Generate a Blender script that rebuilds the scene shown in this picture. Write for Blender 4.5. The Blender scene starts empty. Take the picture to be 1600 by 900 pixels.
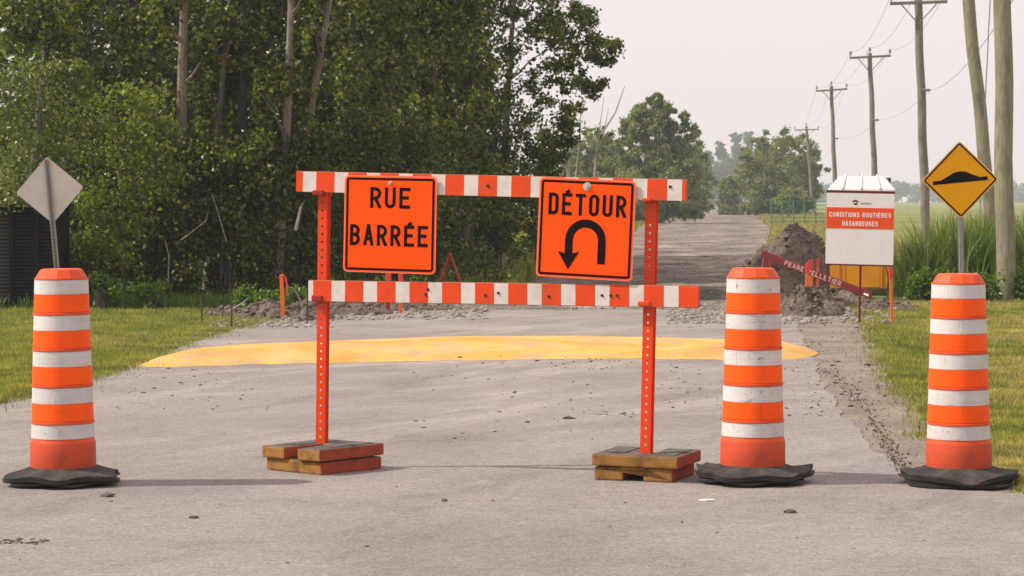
import bpy, bmesh, math, random
import numpy as np
from mathutils import Vector, Matrix, noise
R = math.radians
sc = bpy.context.scene
COL = sc.collection
PI = math.pi

# ------------------------------------------------------------------ camera
CAM_H, FPX = 1.73, 4000.0
HOR = 312.0
cd = bpy.data.cameras.new('camera'); cam = bpy.data.objects.new('camera', cd); COL.objects.link(cam)
cam.location = (0, 0, CAM_H); cam.rotation_euler = (R(90), 0, 0)
cd.sensor_width = 36; cd.lens = 36 * FPX / 1600
cd.shift_y = -(450 - HOR) / 1600
cd.clip_end = 6000; cd.clip_start = .5
cd.dof.use_dof = True; cd.dof.focus_distance = 16.2; cd.dof.aperture_fstop = 14
sc.camera = cam

# ------------------------------------------------------------------ light
SUN_EL, SUN_AZ = R(43), R(-95)          # sun stands to the left
w = bpy.data.worlds.new('World'); sc.world = w; w.use_nodes = True
nt = w.node_tree; bg = nt.nodes['Background']
sky = nt.nodes.new('ShaderNodeTexSky'); sky.sky_type = 'NISHITA'; sky.sun_disc = False
sky.sun_elevation = SUN_EL; sky.sun_rotation = SUN_AZ; sky.dust_density = 6; sky.air_density = 1
mixw = nt.nodes.new('ShaderNodeMix'); mixw.data_type = 'RGBA'
mixw.inputs[0].default_value = .88
mixw.inputs[7].default_value = (9.3, 8.2, 8.15, 1)   # even smoke haze over the whole sky
nt.links.new(sky.outputs[0], mixw.inputs[6]); nt.links.new(mixw.outputs[2], bg.inputs[0])
bg.inputs[1].default_value = .1
sl = bpy.data.lights.new('sun', 'SUN'); sl.energy = 4.4; sl.angle = R(.8); sl.color = (1, .91, .8)
so = bpy.data.objects.new('sun', sl); COL.objects.link(so)
sd = Vector((math.sin(SUN_AZ) * math.cos(SUN_EL), math.cos(SUN_AZ) * math.cos(SUN_EL), math.sin(SUN_EL)))
so.rotation_euler = sd.to_track_quat('Z', 'Y').to_euler(); so.location = (-30, 10, 30)
sc.view_settings.view_transform = 'Standard'; sc.view_settings.look = 'None'
sc.view_settings.exposure = .2; sc.view_settings.gamma = 1
sc.cycles.use_denoising = True
sc.cycles.volume_bounces = 1; sc.cycles.max_bounces = 6; sc.cycles.transparent_max_bounces = 8
sc.cycles.sample_clamp_indirect = 4

def G(px, py, z=0.0):
    """ground point seen at a photo pixel"""
    d = (CAM_H - z) * FPX / (py - HOR)
    return Vector(((px - 800) * d / FPX, d, z))
def A(px, py, d):
    """point at distance d seen at a photo pixel"""
    return Vector(((px - 800) * d / FPX, d, CAM_H - (py - HOR) * d / FPX))

# ------------------------------------------------------------------ materials
def newmat(name):
    m = bpy.data.materials.new(name); m.use_nodes = True
    n = m.node_tree.nodes; b = n['Principled BSDF']
    return m, n, m.node_tree.links, b
def ramp(n, l, src, stops):
    r = n.new('ShaderNodeValToRGB'); e = r.color_ramp.elements
    while len(e) < len(stops): e.new(.5)
    for k, (p, c) in enumerate(stops):
        e[k].position = p; e[k].color = (*c, 1) if len(c) == 3 else c
    l.new(src, r.inputs[0]); return r.outputs[0]
def nz(n, l, scale, detail=4, rough=.6, vec=None, dist=0):
    t = n.new('ShaderNodeTexNoise'); t.inputs['Scale'].default_value = scale
    t.inputs['Detail'].default_value = detail; t.inputs['Roughness'].default_value = rough
    t.inputs['Distortion'].default_value = dist
    if vec is not None: l.new(vec, t.inputs['Vector'])
    return t.outputs['Fac']
def coord(n, l, kind='Object', scale=(1, 1, 1), rot=(0, 0, 0)):
    tc = n.new('ShaderNodeTexCoord'); mp = n.new('ShaderNodeMapping')
    mp.inputs['Scale'].default_value = scale; mp.inputs['Rotation'].default_value = rot
    l.new(tc.outputs[kind], mp.inputs['Vector']); return mp.outputs[0]
def mix(n, l, fac, a, b, mode='MIX'):
    x = n.new('ShaderNodeMix'); x.data_type = 'RGBA'; x.blend_type = mode
    for s, v in ((0, fac), (6, a), (7, b)):
        if isinstance(v, (int, float)): x.inputs[s].default_value = v
        elif isinstance(v, tuple): x.inputs[s].default_value = (*v, 1) if len(v) == 3 else v
        else: l.new(v, x.inputs[s])
    return x.outputs[2]
def bump(n, l, b, h, strength=.3, dist=.01):
    x = n.new('ShaderNodeBump'); x.inputs['Strength'].default_value = strength; x.inputs['Distance'].default_value = dist
    l.new(h, x.inputs['Height']); l.new(x.outputs[0], b.inputs['Normal'])
def paint(name, col, rough=.45, dirt=(.12, .09, .07), amount=.12, scale=6, chips=None, chipamt=.0, spec=.2, grain=60):
    """painted or plastic surface with grime and small chips"""
    m, n, l, b = newmat(name)
    v = coord(n, l)
    f1 = ramp(n, l, nz(n, l, scale, 6, .65, v), [(.45, (0, 0, 0)), (.8, (amount * 3,) * 3)])
    c = mix(n, l, f1, col, dirt)
    f2 = nz(n, l, scale * 4, 3, .5, v)
    c = mix(n, l, ramp(n, l, f2, [(.3, (0, 0, 0)), (.7, (.16, .16, .16))]), c, tuple(x * .72 for x in col))
    if chips:
        f3 = ramp(n, l, nz(n, l, 34, 5, .7, v), [(.64 - chipamt, (0, 0, 0)), (.67 - chipamt, (1, 1, 1))])
        c = mix(n, l, f3, c, chips)
    l.new(c, b.inputs['Base Color'])
    b.inputs['Roughness'].default_value = rough; b.inputs['Specular IOR Level'].default_value = spec
    bump(n, l, b, nz(n, l, grain, 3, .5, v), .12, .004)
    return m
def ground_mat(name, stops, scale, fine=40, bumpd=.02, bstr=.6, stretch=(1, 1, 1), speck=None, rough=.95):
    m, n, l, b = newmat(name)
    v = coord(n, l, scale=stretch); v1 = coord(n, l)
    big = nz(n, l, scale, 6, .62, v, .4)
    c = ramp(n, l, big, stops)
    f = nz(n, l, fine, 4, .7, v1)
    c = mix(n, l, 1.0, c, ramp(n, l, f, [(.25, (.62, .62, .62)), (.75, (1.3, 1.3, 1.3))]), 'MULTIPLY')
    if speck:
        vo = n.new('ShaderNodeTexVoronoi'); vo.inputs['Scale'].default_value = speck[0]; l.new(v1, vo.inputs['Vector'])
        s = ramp(n, l, vo.outputs['Distance'], [(speck[1], (1, 1, 1)), (speck[1] + .06, (0, 0, 0))])
        c = mix(n, l, s, c, speck[2])
    l.new(c, b.inputs['Base Color']); b.inputs['Roughness'].default_value = rough
    b.inputs['Specular IOR Level'].default_value = .15
    bump(n, l, b, f, bstr, bumpd)
    return m
def leafmat(name, cols, trans=.4, rough=.34, spec=.32):
    m, n, l, b = newmat(name)
    g = n.new('ShaderNodeNewGeometry')
    c = ramp(n, l, g.outputs['Random Per Island'], [(k / (len(cols) - 1), cc) for k, cc in enumerate(cols)])
    v = coord(n, l)
    c = mix(n, l, 1.0, c, ramp(n, l, nz(n, l, 1.6, 3, .6, v), [(.32, (.5, .58, .5)), (.68, (1.5, 1.4, 1.15))]), 'MULTIPLY')
    l.new(c, b.inputs['Base Color']); b.inputs['Roughness'].default_value = rough
    b.inputs['Specular IOR Level'].default_value = spec
    t = n.new('ShaderNodeBsdfTranslucent')
    l.new(mix(n, l, 1.0, c, (1.5, 1.6, .55), 'MULTIPLY'), t.inputs['Color'])
    ms = n.new('ShaderNodeMixShader'); ms.inputs[0].default_value = trans
    l.new(b.outputs[0], ms.inputs[1]); l.new(t.outputs[0], ms.inputs[2])
    l.new(ms.outputs[0], n['Material Output'].inputs['Surface'])
    return m
def barkmat(name, c1, c2, sx=10):
    m, n, l, b = newmat(name)
    v = coord(n, l, scale=(sx, sx, 1.6))
    f = nz(n, l, 2.2, 6, .7, v, .6)
    c = ramp(n, l, f, [(.3, c1), (.65, c2)])
    v2 = coord(n, l, scale=(1, 1, .5))
    c = mix(n, l, ramp(n, l, nz(n, l, 3, 4, .6, v2), [(.5, (0, 0, 0)), (.7, (.6, .6, .6))]), c, tuple(x * .5 for x in c1))
    l.new(c, b.inputs['Base Color']); b.inputs['Roughness'].default_value = .9
    b.inputs['Specular IOR Level'].default_value = .15
    bump(n, l, b, f, .7, .03)
    return m

M = {}
M['barrel'] = paint('barrel_plastic', (.70, .085, .022), .5, (.16, .06, .035), .13, 7, (.6, .45, .4), -.09)
M['collar'] = paint('collar_plastic', (.56, .075, .028), .55, (.14, .06, .04), .2, 9, (.7, .62, .58), -.06)
M['or_band'] = paint('orange_sheeting', (1.0, .105, .003), .4, (.5, .1, .03), .06, 5, spec=.15)
def whiteband(name, amt, base=(.62, .595, .58), low=(.5, .475, .46), scuff=(.16, .13, .12)):
    """reflective sheeting: rubbed streaks, small dark scuffs, upright seams"""
    m, n, l, b = newmat(name)
    oi = n.new('ShaderNodeObjectInfo'); tc = n.new('ShaderNodeTexCoord'); ad = n.new('ShaderNodeVectorMath'); ad.operation = 'MULTIPLY_ADD'
    l.new(oi.outputs['Random'], ad.inputs[0]); ad.inputs[1].default_value = (37, 19, 53); l.new(tc.outputs['Object'], ad.inputs[2])
    v = ad.outputs[0]
    def st(vec, sc_):
        mp = n.new('ShaderNodeMapping'); mp.inputs['Scale'].default_value = sc_; l.new(vec, mp.inputs['Vector']); return mp.outputs[0]
    c = mix(n, l, ramp(n, l, nz(n, l, 1.5, 3, .6, st(v, (2, 2, 80))), [(.42, (0, 0, 0)), (.7, (.6, .6, .6))]), base, low)
    c = mix(n, l, ramp(n, l, nz(n, l, 3.2, 6, .7, v), [(.42, (0, 0, 0)), (.75, (.45, .45, .45))]), c, tuple(x * .62 for x in low))
    f = ramp(n, l, nz(n, l, 24, 6, .75, v), [(.6 - amt, (0, 0, 0)), (.66 - amt, (.85, .85, .85))])
    c = mix(n, l, f, c, scuff)
    f2 = ramp(n, l, nz(n, l, 7, 4, .7, st(v, (1.2, 1.2, 6)), 1.0), [(.61 - amt * .6, (0, 0, 0)), (.65 - amt * .6, (.6, .6, .6))])
    c = mix(n, l, f2, c, scuff)
    sm = ramp(n, l, nz(n, l, 6, 1, .4, st(v, (3, 3, .05))), [(.492, (0, 0, 0)), (.5, (.35, .35, .35)), (.508, (0, 0, 0))])
    c = mix(n, l, sm, c, tuple(x * .4 for x in low))
    l.new(c, b.inputs['Base Color']); b.inputs['Roughness'].default_value = .45; b.inputs['Specular IOR Level'].default_value = .2
    bump(n, l, b, nz(n, l, 9, 3, .5, v), .2, .012)
    return m
M['or_band'] = whiteband('orange_sheeting', -.07, (1.0, .105, .003), (.92, .09, .003), (.35, .05, .01))
M['wh_band'] = whiteband('white_sheeting', -.055); M['wh_scuff'] = whiteband('scuffed_white_sheeting', .0)
def rubber():
    m, n, l, b = newmat('black_rubber')
    v = coord(n, l)
    f = nz(n, l, 7, 6, .7, v)
    geo = n.new('ShaderNodeNewGeometry'); 
    c = ramp(n, l, f, [(.35, (.012, .011, .011)), (.55, (.025, .023, .022)), (.75, (.07, .062, .056))])
    l.new(c, b.inputs['Base Color']); b.inputs['Roughness'].default_value = .62
    bump(n, l, b, nz(n, l, 30, 4, .6, v), .3, .006); return m
M['rubber'] = rubber()
M['dusty_rubber'] = ground_mat('dusty_rubber', [(.3, (.03, .027, .026)), (.55, (.062, .056, .053)), (.8, (.12, .107, .1))], 5, 30, .004, .4)
M['beam_or'] = paint('barricade_orange_sheeting', (.72, .065, .012), .4, (.25, .07, .03), .16, 5, (.75, .6, .5), -.08)
M['beam_wh'] = paint('barricade_white_sheeting', (.66, .61, .565), .45, (.3, .24, .2), .16, 6, (.25, .18, .15), -.07)
M['post_or'] = paint('barricade_post_paint', (.72, .06, .012), .42, (.2, .05, .03), .12, 8, (.6, .42, .33), -.06)
M['clamp'] = paint('clamp_red', (.35, .03, .02), .5, (.05, .03, .02), .2, 20)
M['wood'] = paint('beam_edge', (.3, .16, .1), .8, (.1, .07, .05), .3, 12)
M['sign_or'] = paint('sign_orange', (1.0, .082, .002), .4, (.7, .12, .03), .04, 4, (.75, .4, .3), -.12, spec=.12)
M['sign_rim'] = paint('sign_rim', (.9, .2, .09), .35, (.5, .15, .08), .1, 8)
M['black'] = paint('black_ink', (.008, .005, .006), .55, (.05, .015, .008), .1, 8, spec=.05)
M['sign_ye'] = paint('sign_yellow', (.82, .37, .002), .4, (.5, .2, .02), .05, 3, spec=.12)
M['sign_back'] = paint('sign_back_aluminium', (.6, .555, .53), .42, (.3, .26, .24), .12, 3)
M['galv'] = paint('galvanised_steel', (.3, .28, .285), .45, (.12, .11, .11), .2, 15)
M['bolt'] = paint('bolt_zinc', (.5, .47, .42), .35, (.1, .08, .06), .25, 60)
M['bl_side'] = paint('ballast_orange_paint', (.30, .15, .045), .75, (.07, .042, .022), .45, 7, (.05, .038, .028), .02, spec=.1)
M['bl_red'] = paint('ballast_red_paint', (.36, .065, .03), .7, (.1, .05, .03), .4, 8, (.08, .05, .035), .0, spec=.1)
M['bl_top'] = paint('ballast_worn_top', (.13, .115, .105), .85, (.035, .028, .025), .45, 10, spec=.1)
M['white_panel'] = paint('white_sign_panel', (.77, .745, .755), .35, (.6, .57, .56), .05, 3)
M['sign_white'] = paint('white_print', (.82, .8, .79), .4, (.7, .6, .55), .03, 5)
M['band_or'] = paint('orange_sign_print', (.78, .085, .015), .4, (.5, .08, .02), .05, 3)
M['maroon'] = paint('maroon_metal', (.14, .018, .018), .5, (.06, .02, .02), .2, 20)
M['print_grey'] = paint('grey_print', (.3, .28, .3), .5)
M['roof_white'] = paint('white_roof_plastic', (.62, .63, .66), .35, (.6, .58, .56), .06, 4)
M['toilet_ye'] = paint('yellow_plastic', (.75, .3, .01), .5, (.3, .14, .03), .1, 3)
M['faded'] = paint('faded_lettering', (.5, .36, .35), .6, (.3, .05, .05), .3, 20)
M['board_red'] = paint('red_board', (.15, .012, .014), .6, (.07, .035, .03), .35, 7)
M['stake'] = paint('stake_orange', (.85, .2, .05), .6, (.5, .2, .08), .15, 10)
M['ribbon'] = paint('pink_ribbon', (.9, .07, .06), .4)
M['trestle'] = paint('trestle_red', (.4, .045, .03), .55, (.1, .04, .03), .2, 12)
M['lath'] = paint('bare_lath', (.5, .33, .2), .75, (.25, .15, .1), .2, 12)
M['iron'] = paint('dark_iron', (.05, .04, .04), .7)
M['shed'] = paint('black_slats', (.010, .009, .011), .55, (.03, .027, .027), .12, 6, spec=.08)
M['slat_lit'] = paint('black_slats_lit', (.02, .019, .02), .5, (.06, .055, .052), .25, 6, spec=.2)  # paler copy of the slat black, light on the left louvres painted in
M['pole'] = barkmat('weathered_pole_wood', (.13, .112, .095), (.27, .24, .205), 14)
M['pole_near'] = barkmat('greenish_pole_wood', (.17, .15, .10), (.33, .30, .215), 16)
M['ceramic'] = paint('insulator_grey', (.2, .19, .19), .3)
M['wire'] = paint('wire_grey', (.2, .19, .19), .5)
M['fence_green'] = paint('green_fence_wire', (.05, .2, .12), .5)
M['bark'] = barkmat('poplar_bark', (.13, .10, .08), (.30, .25, .205), 8)
M['bark_dk'] = barkmat('dark_bark', (.06, .047, .04), (.14, .11, .09), 8)
M['deadwood'] = barkmat('bare_branch', (.22, .19, .17), (.36, .32, .28), 8)
M['leaf'] = leafmat('poplar_leaf', [(.022, .034, .008), (.052, .078, .012), (.108, .144, .022), (.24, .262, .06)])  # leaf variation, widened so darkest and brightest imitate shaded gaps and highlights
M['leaf_lt'] = leafmat('light_shrub_leaf', [(.075, .11, .016), (.115, .16, .022), (.165, .21, .034), (.23, .26, .06)])
M['leaf_wil'] = leafmat('pale_feathery_leaf', [(.10, .135, .04), (.15, .185, .06), (.20, .23, .09)], .35)
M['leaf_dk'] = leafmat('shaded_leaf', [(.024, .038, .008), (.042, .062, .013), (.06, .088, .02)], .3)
M['leaf_mid'] = leafmat('mid_tree_leaf', [(.12, .15, .065), (.155, .188, .085), (.19, .222, .11), (.25, .27, .16)], .45)  # tones raised and greyed to carry haze that the thin air lacks
M['leaf_bush'] = leafmat('road_bush_leaf', [(.13, .158, .07), (.175, .2, .09), (.225, .245, .125)], .45)
M['leaf_far'] = leafmat('distant_leaf', [(.06, .085, .06), (.085, .112, .078), (.115, .145, .1)], .25)  # bluish cast of the haze mixed into the leaf colour
M['reed'] = leafmat('reed_blade', [(.055, .095, .022), (.09, .145, .034), (.135, .2, .05), (.21, .245, .09)], .4, .35)
M['weed'] = leafmat('weed_leaf', [(.06, .11, .02), (.1, .17, .03), (.15, .22, .04)], .4)
M['grass'] = leafmat('lawn_blade', [(.10, .13, .028), (.155, .185, .04), (.22, .235, .06), (.36, .31, .14)], .35, .6, .2)
M['grass_dry'] = leafmat('dry_lawn_blade', [(.22, .2, .065), (.33, .28, .12), (.42, .34, .18), (.16, .18, .045)], .3, .6, .2)
M['straw'] = leafmat('dry_stalk', [(.3, .23, .12), (.42, .33, .2), (.2, .17, .08)], .25, .7)
M['road'] = None

# ground-like materials
def dircoord(n, l, ang, scale):
    """object coordinates turned by ang, then stretched"""
    tc = n.new('ShaderNodeTexCoord'); m1 = n.new('ShaderNodeMapping'); m2 = n.new('ShaderNodeMapping')
    m1.inputs['Rotation'].default_value = (0, 0, R(ang)); m2.inputs['Scale'].default_value = scale
    l.new(tc.outputs['Object'], m1.inputs['Vector']); l.new(m1.outputs[0], m2.inputs['Vector']); return m2.outputs[0]
def roadmat():
    m, n, l, b = newmat('dusty_asphalt')
    v = coord(n, l)
    c = ramp(n, l, nz(n, l, .45, 7, .68, v, .6), [(.3, (.21, .19, .183)), (.5, (.258, .233, .222)), (.7, (.308, .277, .261))])
    # pale dust swaths left by turning wheels
    for ang, sc_, lo in ((-64, (.13, .9, 1), .5), (-38, (.1, .8, 1), .53)):
        st = ramp(n, l, nz(n, l, 1.5, 7, .68, dircoord(n, l, ang, sc_), .7), [(lo, (0, 0, 0)), (lo + .1, (.22, .22, .22)), (lo + .24, (.62, .62, .62))])
        sep = n.new('ShaderNodeSeparateXYZ'); l.new(v, sep.inputs[0])
        far = n.new('ShaderNodeMapRange'); far.inputs[1].default_value = 14.5; far.inputs[2].default_value = 20
        far.inputs[3].default_value = .25
        l.new(sep.outputs['Y'], far.inputs[0])
        mu = n.new('ShaderNodeMath'); mu.operation = 'MULTIPLY'; l.new(far.outputs[0], mu.inputs[0]); l.new(st, mu.inputs[1])
        c = mix(n, l, mu.outputs[0], c, (.50, .435, .375))
    dk = ramp(n, l, nz(n, l, 1.3, 7, .75, dircoord(n, l, -70, (.25, .8, 1)), .5), [(.53, (0, 0, 0)), (.72, (.6, .6, .6))])
    c = mix(n, l, dk, c, (.15, .132, .127))
    # stone grain
    f = nz(n, l, 60, 4, .85, v)
    c = mix(n, l, 1.0, c, ramp(n, l, f, [(.3, (.5, .5, .5)), (.5, (1, 1, 1)), (.7, (1.6, 1.57, 1.53))]), 'MULTIPLY')
    g = nz(n, l, 9, 5, .8, v)
    c = mix(n, l, 1.0, c, ramp(n, l, g, [(.3, (.87, .87, .87)), (.7, (1.13, 1.13, 1.12))]), 'MULTIPLY')
    for sc_, r0, lo, col in ((48, .12, .6, (.1, .088, .083)), (30, .1, .72, (.42, .38, .35)), (11, .07, .7, (.09, .075, .065))):
        vo = n.new('ShaderNodeTexVoronoi'); vo.inputs['Scale'].default_value = sc_; l.new(v, vo.inputs['Vector'])
        s = ramp(n, l, vo.outputs['Distance'], [(r0, (1, 1, 1)), (r0 + .08, (0, 0, 0))])
        sel = ramp(n, l, vo.outputs['Color'], [(lo, (0, 0, 0)), (lo + .05, (.8, .8, .8))])
        c = mix(n, l, mix(n, l, 1.0, s, sel, 'MULTIPLY'), c, col)
    l.new(c, b.inputs['Base Color']); b.inputs['Roughness'].default_value = .93; b.inputs['Specular IOR Level'].default_value = .15
    bump(n, l, b, f, .7, .012); return m
M['road'] = roadmat()
M['gravel'] = ground_mat('gravel_shoulder', [(.3, (.225, .183, .155)), (.5, (.295, .245, .208)), (.7, (.37, .315, .27))], 1.3, 30, .04, 1, speck=(22, .2, (.12, .1, .088)))
M['dirtroad'] = ground_mat('dirt_road', [(.36, (.105, .085, .07)), (.46, (.2, .167, .14)), (.56, (.285, .24, .203)), (.68, (.44, .375, .315))], .8, 9, .12, 1, stretch=(.55, .42, 1), speck=(6, .15, (.38, .345, .31)))
M['soil'] = ground_mat('dug_soil', [(.3, (.115, .087, .068)), (.5, (.185, .146, .118)), (.72, (.28, .23, .19))], 3.5, 12, .12, 1.0, speck=(16, .16, (.27, .24, .215)))
M['stone'] = ground_mat('grey_stone', [(.3, (.17, .15, .135)), (.7, (.34, .3, .27))], 3, 20, .01, .4)
M['clod'] = ground_mat('dry_clod', [(.3, (.075, .06, .05)), (.7, (.16, .135, .115))], 5, 30, .01, .5)
def humpmat():
    m, n, l, b = newmat('worn_yellow_paint')
    v = coord(n, l)
    c = ramp(n, l, nz(n, l, .8, 6, .7, v, .5), [(.3, (.50, .25, .05)), (.46, (.62, .345, .075)), (.58, (.66, .41, .13)), (.72, (.60, .43, .26))])
    wr = ramp(n, l, nz(n, l, 2.2, 8, .8, dircoord(n, l, -70, (.5, 1.3, 1)), .4), [(.47, (0, 0, 0)), (.62, (.7, .7, .7))])
    c = mix(n, l, wr, c, (.40, .315, .23))
    wd = ramp(n, l, nz(n, l, 3.5, 8, .85, v), [(.6, (0, 0, 0)), (.66, (.75, .75, .75))])
    c = mix(n, l, wd, c, (.24, .2, .165))
    f = nz(n, l, 55, 4, .85, v)
    c = mix(n, l, ramp(n, l, f, [(.58, (0, 0, 0)), (.72, (.7, .7, .7))]), c, (.22, .17, .13))
    c = mix(n, l, 1.0, c, ramp(n, l, f, [(.3, (.72, .72, .72)), (.7, (1.25, 1.25, 1.25))]), 'MULTIPLY')
    l.new(c, b.inputs['Base Color']); b.inputs['Roughness'].default_value = .85; b.inputs['Specular IOR Level'].default_value = .1
    bump(n, l, b, f, .6, .01); return m
M['hump'] = humpmat()
def fieldmat():
    m, n, l, b = newmat('field_grass')
    v = coord(n, l, scale=(.25, .12, 1))
    c = ramp(n, l, nz(n, l, .35, 5, .6, v), [(.34, (.135, .165, .045)), (.5, (.195, .215, .062)), (.66, (.31, .3, .11))])
    v1 = coord(n, l)
    f = nz(n, l, 9, 5, .75, v1)
    c = mix(n, l, 1.0, c, ramp(n, l, f, [(.25, (.55, .6, .5)), (.75, (1.3, 1.25, 1.2))]), 'MULTIPLY')
    l.new(c, b.inputs['Base Color']); b.inputs['Roughness'].default_value = .95; b.inputs['Specular IOR Level'].default_value = .1
    bump(n, l, b, f, .8, .05); return m
M['field'] = fieldmat()

# ------------------------------------------------------------------ mesh helpers
def link(name, me, mats, parent=None, smooth=False):
    if not isinstance(mats, (list, tuple)): mats = [mats]
    for m in mats: me.materials.append(m)
    if smooth:
        me.polygons.foreach_set('use_smooth', [True] * len(me.polygons))
    o = bpy.data.objects.new(name, me); COL.objects.link(o)
    if parent: o.parent = parent
    return o
def tag(o, label=None, cat=None, group=None, kind=None):
    if label: o['label'] = label
    if cat: o['category'] = cat
    if group: o['group'] = group
    if kind: o['kind'] = kind
    return o
def empty(name, loc, label, cat, group=None, rz=0, rot=None):
    o = bpy.data.objects.new(name, None); COL.objects.link(o); o.location = loc
    o.rotation_euler = rot if rot else (0, 0, rz); o.empty_display_size = .2
    return tag(o, label, cat, group)
def copy_thing(root, loc, rz=None, label=None):
    r = root.copy(); COL.objects.link(r); r.location = loc
    if rz is not None: r.rotation_euler = (0, 0, rz)
    if label: r['label'] = label
    for ch in list(root.children):
        c = ch.copy(); COL.objects.link(c); c.parent = r
        for g in list(ch.children):
            d = g.copy(); COL.objects.link(d); d.parent = c
    return r
class MB:
    def __init__(s): s.v = []; s.f = []; s.m = []
    def add(s, vs, fs, mi=0):
        k = len(s.v); s.v += [tuple(p) for p in vs]
        for f in fs: s.f.append([k + i for i in f]); s.m.append(mi)
        return s
    def box(s, c, size, rot=None, mi=0):
        hx, hy, hz = size[0] / 2, size[1] / 2, size[2] / 2
        vs = [Vector((x, y, z)) for x in (-hx, hx) for y in (-hy, hy) for z in (-hz, hz)]
        if rot is not None: vs = [rot @ p for p in vs]
        vs = [p + Vector(c) for p in vs]
        return s.add(vs, [(0, 1, 3, 2), (4, 6, 7, 5), (0, 4, 5, 1), (2, 3, 7, 6), (0, 2, 6, 4), (1, 5, 7, 3)], mi)
    def tube(s, pts, rad, seg=6, mi=0, cap=True):
        pts = [Vector(p) for p in pts]; n = len(pts)
        if not hasattr(rad, '__len__'): rad = [rad] * n
        rings = []
        up = Vector((0, 0, 1))
        k0 = len(s.v)
        for i, p in enumerate(pts):
            t = (pts[min(i + 1, n - 1)] - pts[max(i - 1, 0)]).normalized()
            a = t.cross(up if abs(t.z) < .95 else Vector((1, 0, 0))).normalized(); b = a.cross(t)
            for k in range(seg):
                an = 2 * PI * k / seg
                s.v.append(tuple(p + rad[i] * (a * math.cos(an) + b * math.sin(an))))
        for i in range(n - 1):
            for k in range(seg):
                k2 = (k + 1) % seg
                s.f.append([k0 + i * seg + k, k0 + i * seg + k2, k0 + (i + 1) * seg + k2, k0 + (i + 1) * seg + k]); s.m.append(mi)
        if cap:
            s.f.append([k0 + k for k in range(seg)][::-1]); s.m.append(mi)
            s.f.append([k0 + (n - 1) * seg + k for k in range(seg)]); s.m.append(mi)
        return s
    def lathe(s, prof, seg=32, mi=0, close=False):
        k0 = len(s.v); n = len(prof)
        for r, z in prof:
            for k in range(seg):
                an = 2 * PI * k / seg; s.v.append((r * math.cos(an), r * math.sin(an), z))
        rng = n if close else n - 1
        for i in range(rng):
            j = (i + 1) % n
            for k in range(seg):
                k2 = (k + 1) % seg
                s.f.append([k0 + i * seg + k, k0 + i * seg + k2, k0 + j * seg + k2, k0 + j * seg + k]); s.m.append(mi)
        return s
    def prism(s, poly, z0, z1, mi=0, fn=None):
        """poly: list of (x, y); extruded from z0 to z1, then mapped by fn"""
        n = len(poly)
        vs = [Vector((x, y, z0)) for x, y in poly] + [Vector((x, y, z1)) for x, y in poly]
        if fn: vs = [fn(p) for p in vs]
        fs = [list(range(n))[::-1], [n + i for i in range(n)]]
        fs += [[i, (i + 1) % n, n + (i + 1) % n, n + i] for i in range(n)]
        return s.add(vs, fs, mi)
    def mesh(s, name, bevel=0, seg=2):
        me = bpy.data.meshes.new(name); me.from_pydata(s.v, [], s.f)
        me.polygons.foreach_set('material_index', s.m)
        bm = bmesh.new(); bm.from_mesh(me)
        bmesh.ops.recalc_face_normals(bm, faces=bm.faces)
        if bevel:
            ed = [e for e in bm.edges if len(e.link_faces) == 2 and e.calc_face_angle(0) > .5]
            bmesh.ops.bevel(bm, geom=ed, offset=bevel, segments=seg, affect='EDGES', profile=.6)
        for e in bm.edges:
            if len(e.link_faces) == 2 and e.calc_face_angle(0) > .6: e.smooth = False
        bm.to_mesh(me); bm.free(); me.update(); return me
    def build(s, name, mats, parent=None, bevel=0, smooth=False, seg=2):
        return link(name, s.mesh(name, bevel, seg), mats, parent, smooth)
def np_mesh(name, verts, faces):
    me = bpy.data.meshes.new(name); nv, nf = len(verts), len(faces); k = faces.shape[1]
    me.vertices.add(nv); me.vertices.foreach_set('co', np.ascontiguousarray(verts, np.float32).ravel())
    me.loops.add(nf * k); me.loops.foreach_set('vertex_index', np.ascontiguousarray(faces, np.int32).ravel())
    me.polygons.add(nf); me.polygons.foreach_set('loop_start', np.arange(nf, dtype=np.int32) * k)
    me.polygons.foreach_set('loop_total', np.full(nf, k, np.int32))
    me.update(calc_edges=True); return me

def leaf_arrays(rng, cen, size, aspect=.72, up=.35, fold=.18):
    """rhombic, folded leaves: two triangles' worth of quad each"""
    n = len(cen)
    nr = rng.normal(size=(n, 3)); nr[:, 2] += up * 2; nr /= np.linalg.norm(nr, axis=1, keepdims=True)
    a = rng.normal(size=(n, 3)); a[:, 2] -= .5
    a -= nr * np.sum(a * nr, axis=1, keepdims=True); a /= np.linalg.norm(a, axis=1, keepdims=True) + 1e-9
    b = np.cross(nr, a)
    s = (size * rng.uniform(.7, 1.3, n))[:, None]
    v = np.empty((n, 4, 3))
    v[:, 0] = cen - a * s * .5
    v[:, 1] = cen - a * s * .08 + b * s * .5 * aspect + nr * s * fold
    v[:, 2] = cen + a * s * .5
    v[:, 3] = cen - a * s * .08 - b * s * .5 * aspect + nr * s * fold
    f = np.arange(n * 4).reshape(n, 4)
    return v.reshape(-1, 3), f
def clump_points(rng, centers, radii, per, flat=.8, shell=.55):
    cs = np.repeat(np.asarray(centers, float), per, axis=0); rs = np.repeat(np.asarray(radii, float), per)
    d = rng.normal(size=cs.shape); d /= np.linalg.norm(d, axis=1, keepdims=True)
    u = rng.uniform(0, 1, len(rs))
    rr = rs * np.where(rng.uniform(0, 1, len(rs)) < .22, .8 + .9 * u, u ** .55)
    d[:, 2] *= flat
    return cs + d * rr[:, None]

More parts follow.
